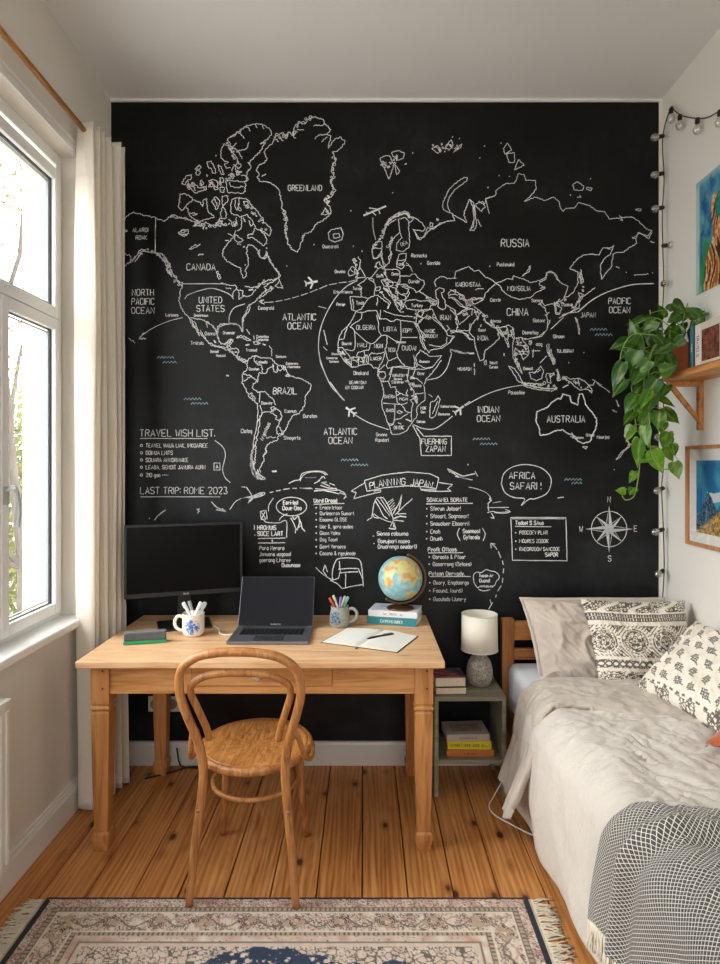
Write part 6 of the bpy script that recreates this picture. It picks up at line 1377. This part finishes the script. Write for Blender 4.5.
# main visible leaves: base px,py, tip px,py, width, depth (room y)
LV = [(640,349,629,321,13,-.45),(628,341,611,349,12,-.47),(635,345,622,358,9,-.44),(623,362,613,388,13,-.50),(636,350,631,372,16,-.52),(625,379,613,396,11,-.50),(645,365,632,385,14,-.50),(655,345,648,328,12,-.40),
(664,318,659,305,9,-.38),(672,342,655,354,13,-.52),(660,372,676,366,15,-.55),(654,352,640,360,11,-.40),(663,367,650,382,14,-.46),(647,380,634,398,15,-.44),(657,378,645,400,15,-.54),(637,395,625,412,15,-.50),
(650,390,640,408,13,-.55),(655,392,647,412,12,-.53),(658,398,674,406,15,-.47),(662,408,678,424,14,-.45),(645,402,638,420,14,-.47),(660,412,658,430,14,-.50),(634,412,624,424,11,-.45),(633,425,626,441,13,-.46),
(645,425,647,446,12,-.52),(668,432,664,450,13,-.40),(640,438,637,466,13,-.49),(652,450,662,472,15,-.50),(666,447,672,462,10,-.42),(674,462,679,478,12,-.47),(635,472,630,482,8,-.45),(626,492,616,490,11,-.43),
(634,488,630,494,9,-.42),(668,310,674,303,9,-.42),(672,304,687,312,15,-.44),(688,318,710,312,12,-.46),(686,330,672,320,11,-.40),(690,325,700,331,12,-.42),(676,326,664,334,12,-.45),(684,338,672,346,11,-.53),
(670,330,682,336,12,-.50),(660,322,648,316,12,-.42),(655,320,644,332,13,-.46),(664,352,655,366,12,-.48),(648,330,636,336,12,-.42),(680,315,668,322,12,-.39),(640,365,630,380,12,-.40),(650,360,640,372,12,-.56),
(644,386,650,402,11,-.40),(632,398,640,410,10,-.38),(650,412,640,428,12,-.42),(668,385,660,398,12,-.42),(676,340,688,346,11,-.46),(655,335,665,345,11,-.55),(668,355,676,372,12,-.50),(695,322,706,330,11,-.50),(700,316,688,308,10,-.47)]
r2 = random.Random(77)
for v_ in vines:
    for q in range(6, len(v_)-6, 4):
        p = v_[q]+Vector((PX, PY, ztop)); sc_ = F/(p.y-CY); px_, py_ = VX+p.x*sc_, VY-(p.z-EYE)*sc_
        if r2.random() < .62 and py_ < 462: a_ = r2.uniform(.2, PI-.2); LV.append((px_+r2.uniform(-3, 3), py_+r2.uniform(-3, 3), px_+r2.uniform(-3, 3)+13*math.cos(a_), py_+13*math.sin(a_), r2.uniform(8, 11), p.y+r2.uniform(.02, .06)))
for (bx_, by_, tx_, ty_, wp, yy) in LV:
    c = V(bx_, by_, yy); tp = V(tx_, ty_, yy+rnd.uniform(-.03, .03)); d = tp-c; L = max(.04, d.length*1.08)
    nrm = faced(c)+Vector((rnd.uniform(-.8, .7), rnd.uniform(-.3, .3), rnd.uniform(-.1, 1.1)))
    best = min((p for v_ in vines for p in v_), key=lambda p: (p-c).length)
    leaf(c, d, nrm, L, min(wp/218.*1.02, L*.9), best if (best-c).length < .12 else c)
def leafmat():
    t = NT('pothos_leaf'); a = t.new('ShaderNodeAttribute', attribute_name='Col').outputs['Color']
    n = t.noise(t.coord(), 60, 3); c = t.mix(t.ramp(n, [(.35, .35), (.65, 0.)]), a, s2l((44, 92, 26)))
    tl = t.new('ShaderNodeBsdfTranslucent'); t.put(tl.inputs[0], c); mx = t.new('ShaderNodeMixShader'); mx.inputs[0].default_value = .25
    t.set(color=c, rough=.26, spec=.6); t.l.new(t.b.outputs[0], mx.inputs[1]); t.l.new(tl.outputs[0], mx.inputs[2]); t.l.new(mx.outputs[0], t.n['Material Output'].inputs[0])
    return t.m
stems.build('stem', m_vine, pot, smooth=True)
lf.build('foliage', leafmat(), pot, smooth=True)
# books standing on the shelf; spines face the room (-x)
def sbook(label, y1, th_, hgt, dep, rgb, tcol=None, title='', pic=None):
    r = thing('book', label, 'book', (RX-.137+dep/2, y1-th_/2, ztop), group='books on the wall shelf')
    b = MB(); x0, x1 = -dep/2, dep/2; h = th_/2; t_ = .002
    b.box((x0, -h, 0), (x1, -h+t_, hgt)); b.box((x0, h-t_, 0), (x1, h, hgt)); b.box((x0, -h+t_, 0), (x0+t_, h-t_, hgt))
    b.build('cover', plain('shelfcover_%d_%d_%d' % rgb, rgb, .45), r, bevel=.0006)
    MB().box((x0+t_+.0002, -h+t_+.0002, .003), (x1-.004, h-t_-.0002, hgt-.003)).build('pages', plain('pages_226', (226, 216, 196), .8, var=.12, scale=260), r)
    if pic: MB().box((x0-.0006, -h+.012, .02), (x0-.0001, h-.010, hgt-.03)).build('cover_picture', plain('shelf_cover_art', pic, .5, var=.9, scale=45), r)
    if tcol:
        b = MB()
        for st in text_strokes(title, 0, 0, th_*.45, .8): ribbon(b, [Vector(p) for p in st], th_*.08, lambda p: Vector((x0-.0006, p.y, hgt/2-p.x)))
        b.build('spine_lettering', plain('ink_%d_%d' % tcol[:2], tcol, .6), r)
y = -.535
for (lb, th_, hg, dp, rgb, tc, ti, pc) in (('black-spined book next to the plant on the wall shelf', .012, .185, .120, (24, 24, 28), None, '', None), ('slim teal book on the wall shelf', .022, .182, .122, (66, 120, 128), (220, 220, 210), 'ANDES', None),
    ('dark blue book on the wall shelf', .014, .186, .122, (30, 44, 60), None, '', None), ('thick white book on the wall shelf', .040, .180, .125, (226, 220, 210), (90, 60, 50), 'TRAVELS', None), ('pale book turned face-out with a brown picture, right edge of the wall shelf', .15, .180, .030, (214, 204, 192), None, '', (110, 62, 44)),
    ('grey book nearest the viewer on the wall shelf', .035, .19, .12, (150, 150, 146), (50, 50, 50), 'ATLAS', None)):
    sbook(lb, y, th_, hg, dp, rgb, tc, ti, pc); y -= th_+.0012
# ================================================================ pictures
def paint_grid(name, parent, y1, y0, z0, z1, x, colf, mat, N=130, label=None):
    b = MB(); b.grid(N, N, lambda u, v: (x, y1+(y0-y1)*u, z0+(z1-z0)*v), colfn=colf); return b.build(name, mat, parent, label=label)
def L3(*a): return Vector(s2l(a))
def cliff(u, v):
    n = noise.noise(Vector((u*3, v*3, 1))); n2 = noise.noise(Vector((u*14, v*5, 4))); n3 = noise.noise(Vector((u*30, v*30, 9))); n4 = noise.noise(Vector((u*8, v*7, 14)))
    k = lambda q: min(1, max(0, q))
    c = L3(22, 88, 140).lerp(L3(110, 172, 186), k(.45+n4*1.3+n3*.4))
    c = c.lerp(L3(52, 138, 92), k((.52-v)*4+n4*1.5)*k((.42-u)*6))
    c = c.lerp(L3(176, 204, 198), k((.085+.05*n2-u)*22+.2)); c = c.lerp(L3(150, 186, 190), k((v-.93+.04*n2)*18))
    edge = .28+.34*(1-v)*0+.12*n+.05*n2+(.14*k((v-.62)*4))-.10*k((.4-v)*3)
    if u > edge and v < .84+.12*n+.05*n2:
        c = L3(198, 132, 70).lerp(L3(230, 194, 144), k(.5+n3*1.5))
        s_ = noise.noise(Vector((u*20+n*3, v*5, 2)))
        if s_ > .22: c = L3(70, 44, 30)
        elif s_ < -.25: c = L3(156, 86, 42)
        if math.hypot((u-.50-.05*n)/.10, (v-.62)/.17) < 1+n2*.5: c = L3(22, 104, 88).lerp(L3(60, 150, 130), k(.4+n3))
        if u > .60+.1*n and v < .42+.1*n2: c = c.lerp(L3(18, 32, 56), .8)
    return tuple(c)
m_art = vcol('painted_paper', .6)
po = thing('poster', 'unframed painting of an orange rock arch and teal sea, upper right', 'poster', (RX-.004, 0, 0))
paint_grid('sheet', po, -.345, -.76, 2.325, 2.84, 0, cliff, m_art)
def peak(u, v):
    n = noise.noise(Vector((u*4, v*4, 21))); n2 = noise.noise(Vector((u*12, v*12, 5))); n3 = noise.noise(Vector((u*26, v*26, 8)))
    c = L3(32, 110, 160).lerp(L3(80, 160, 190), min(1, max(0, .4+n*1.6+.4*n2)))
    if .42+.1*n < v < .58+.1*n and u > .3: c = L3(206, 214, 218)
    h1 = .60-abs(u-.35)*1.25+.05*n2; h2 = .62-abs(u-.95)*.7+.04*n2; h3 = .12+.42*min(1, u*1.1)+.05*n2
    if v < h2: c = L3(60, 116, 146).lerp(L3(28, 60, 90), .5+n2)
    if v < h1: c = L3(26, 50, 76).lerp(L3(92, 130, 154), max(0, min(1, .3+n3*1.6)))
    if v < h3-.10 : c = L3(208, 170, 92).lerp(L3(120, 84, 44), max(0, min(1, .4+n3*1.7+n2)))
    return tuple(c)
pic = thing('framed_picture', 'wood-framed painting of blue mountain peaks with white mount, below the shelf', 'picture', (RX, -.285-.21, 1.405))
fy0, fy1, fz = -.21, .21, .229; m_frm = wood('frame_wood', (150, 96, 54), (186, 130, 82), (204, 152, 104), 'z', 2, .4, False)
b = MB(); fw = .016
for (y0, y1, z0, z1) in ((fy0, fy0+fw, -fz, fz), (fy1-fw, fy1, -fz, fz), (fy0+fw, fy1-fw, -fz, -fz+fw), (fy0+fw, fy1-fw, fz-fw, fz)): b.box((-.024, y0, z0), (-.001, y1, z1))
b.build('frame', m_frm, pic, bevel=.001)
MB().box((-.010, fy0+fw, -fz+fw), (-.003, fy1-fw, fz-fw)).build('mount', plain('mount_card', (234, 232, 226), .8, var=.01), pic)
paint_grid('painting', pic, fy1-.075, fy0+.055, -fz+.062, fz-.068, -.0105, peak, m_art)
MB().box((-.0165, fy0+fw, -fz+fw), (-.0155, fy1-fw, fz-fw)).build('glazing', glass('picture_glass', (.99, .99, .99)), pic)
# ================================================================ string lights
sl = thing('string_lights', 'festoon string lights with clear bulbs down the right corner of the black wall', 'string lights', (RX-.03, -.05, 3.32))
org = Vector((RX-.03, -.05, 3.32))
def onR(px, py, off=.028):            # point in front of the right wall behind a photo pixel
    s_ = (px-VX)/(RX-off); y_ = F/s_+CY; return Vector((RX-off, y_, EYE+(VY-py)/s_))
wv = [V3 for V3 in [onR(739, 104), onR(720, 111), onR(709, 117), onR(698, 118.5), onR(683, 116), onR(675, 111), onR(670.5, 108)]]
down = [Vector((RX-.026, -.075, EYE+(VY-py)/197.)) for py in (140, 180, 215, 250, 285, 330, 400, 460, 488, 530, 570, 612)]
for i, p in enumerate(down): p.x += .006*math.sin(i*2.1); p.y += .004*math.cos(i*1.7)
wp_ = catmull(wv+down, 6)
MB().tube([p-org for p in wp_], .0028, 8).build('wire', plain('black_cord', (18, 16, 15), .5), sl, smooth=True)
m_bg = glass('bulb_glass', (.95, .93, .90), .55); m_sock = plain('black_socket', (20, 20, 20), .5)
fil = NT('filament'); fil.set(color=(.8, .5, .2), rough=.4, metal=1.)
def bulb(p, d, L=.078):
    d = Vector(d).normalized(); M = Matrix.Translation(p-org) @ d.to_track_quat('Z', 'Y').to_matrix().to_4x4() @ Matrix.Scale(.74, 4)
    b = MB(); b.lathe([(0, -.006), (.013, -.004), (.0145, .002), (.0145, .026), (.012, .030), (0, .030)], 18, M, cap=False); so_ = b.build('socket', m_sock, sl, smooth=True)
    b = MB(); b.lathe([(.010, .029), (.012, .036), (.020, .048), (.0255, .062), (.0255, .072), (.020, .086), (.010, .094), (.001, .0965)], 22, M, cap=False); b.build('bulb', m_bg, so_, smooth=True)
    b = MB(); b.tube([M @ Vector(q) for q in ((.003, 0, .03), (.006, 0, .06), (0, .004, .07), (-.006, 0, .06), (-.003, 0, .03))], .0011, 5); b.build('filament', fil.m, so_)
for (px, py) in ((697.5, 119), (680, 115.5), (720, 111)): bulb(onR(px, py), (-.02, 0, -1))
bulb(onR(671, 109), (0, -.02, -1))
for (py, dx_, dy_) in ((138, -1, -.2), (175, -1, -.15), (209, -1, -.25), (247, .55, -1), (285, -.3, -1), (488, -.9, -.5), (529, -1, -.3), (570, -.8, -.6), (340, -.8, -.6), (385, -.7, -.7), (435, -.8, -.5)):
    p = Vector((RX-.026, -.075, EYE+(VY-py)/197.)); bulb(p, (dx_, dy_, -.25))
# ================================================================ light, camera
w = bpy.data.worlds.new('World'); bpy.context.scene.world = w; w.use_nodes = True
t = w.node_tree; bg = t.nodes['Background']
co = t.nodes.new('ShaderNodeTexCoord'); sp = t.nodes.new('ShaderNodeSeparateXYZ'); rp = t.nodes.new('ShaderNodeValToRGB')
t.links.new(co.outputs['Generated'], sp.inputs[0]); t.links.new(sp.outputs[2], rp.inputs[0]); t.links.new(rp.outputs[0], bg.inputs[0])
r = rp.color_ramp; r.elements[0].position = 0.; r.elements[0].color = (.74, .73, .74, 1); r.elements[1].position = .5; r.elements[1].color = (.97, .97, 1.0, 1)
bg.inputs[1].default_value = 9.0
def portal(loc, rot, sx, sy):
    l = bpy.data.lights.new('window_portal', 'AREA'); l.shape = 'RECTANGLE'; l.size = sx; l.size_y = sy; l.cycles.is_portal = True
    o = bpy.data.objects.new('window_portal', l); COL.objects.link(o); o.location = loc; o.rotation_euler = rot
portal((LX-.23, (WY0+WY1)/2, (WZ0+WZ1)/2), (0, -PI/2, 0), WZ1-WZ0, WY1-WY0)
portal(((BX0+BX1)/2, BY-.16, (BZ0+BZ1)/2), (PI/2, 0, 0), BX1-BX0, BZ1-BZ0)
su = bpy.data.lights.new('sun', 'SUN'); su.energy = 2.2; su.angle = math.radians(25); su.color = (1., .95, .88)
so2 = bpy.data.objects.new('sun', su); COL.objects.link(so2); so2.rotation_euler = Vector((1., .18, -.62)).to_track_quat('-Z', 'Y').to_euler()
cam = bpy.data.cameras.new('camera'); co_ = bpy.data.objects.new('camera', cam); COL.objects.link(co_)
co_.location = (0, CY, EYE); co_.rotation_euler = (PI/2, 0, 0)
cam.sensor_fit = 'VERTICAL'; cam.sensor_height = 24.; cam.lens = F/964*24.
cam.shift_x = (360-VX)/964.; cam.shift_y = -(482-VY)/964.
cam.clip_start = .05
sc = bpy.context.scene; sc.camera = co_
sc.view_settings.view_transform = 'Standard'; sc.view_settings.look = 'None'; sc.view_settings.gamma = 1
sc.view_settings.use_curve_mapping = False; sc.view_settings.exposure = 0.0
sc.cycles.max_bounces = 10; sc.cycles.diffuse_bounces = 6; sc.cycles.transparent_max_bounces = 16; sc.cycles.use_denoising = True
sc.cycles.sample_clamp_indirect = 8.
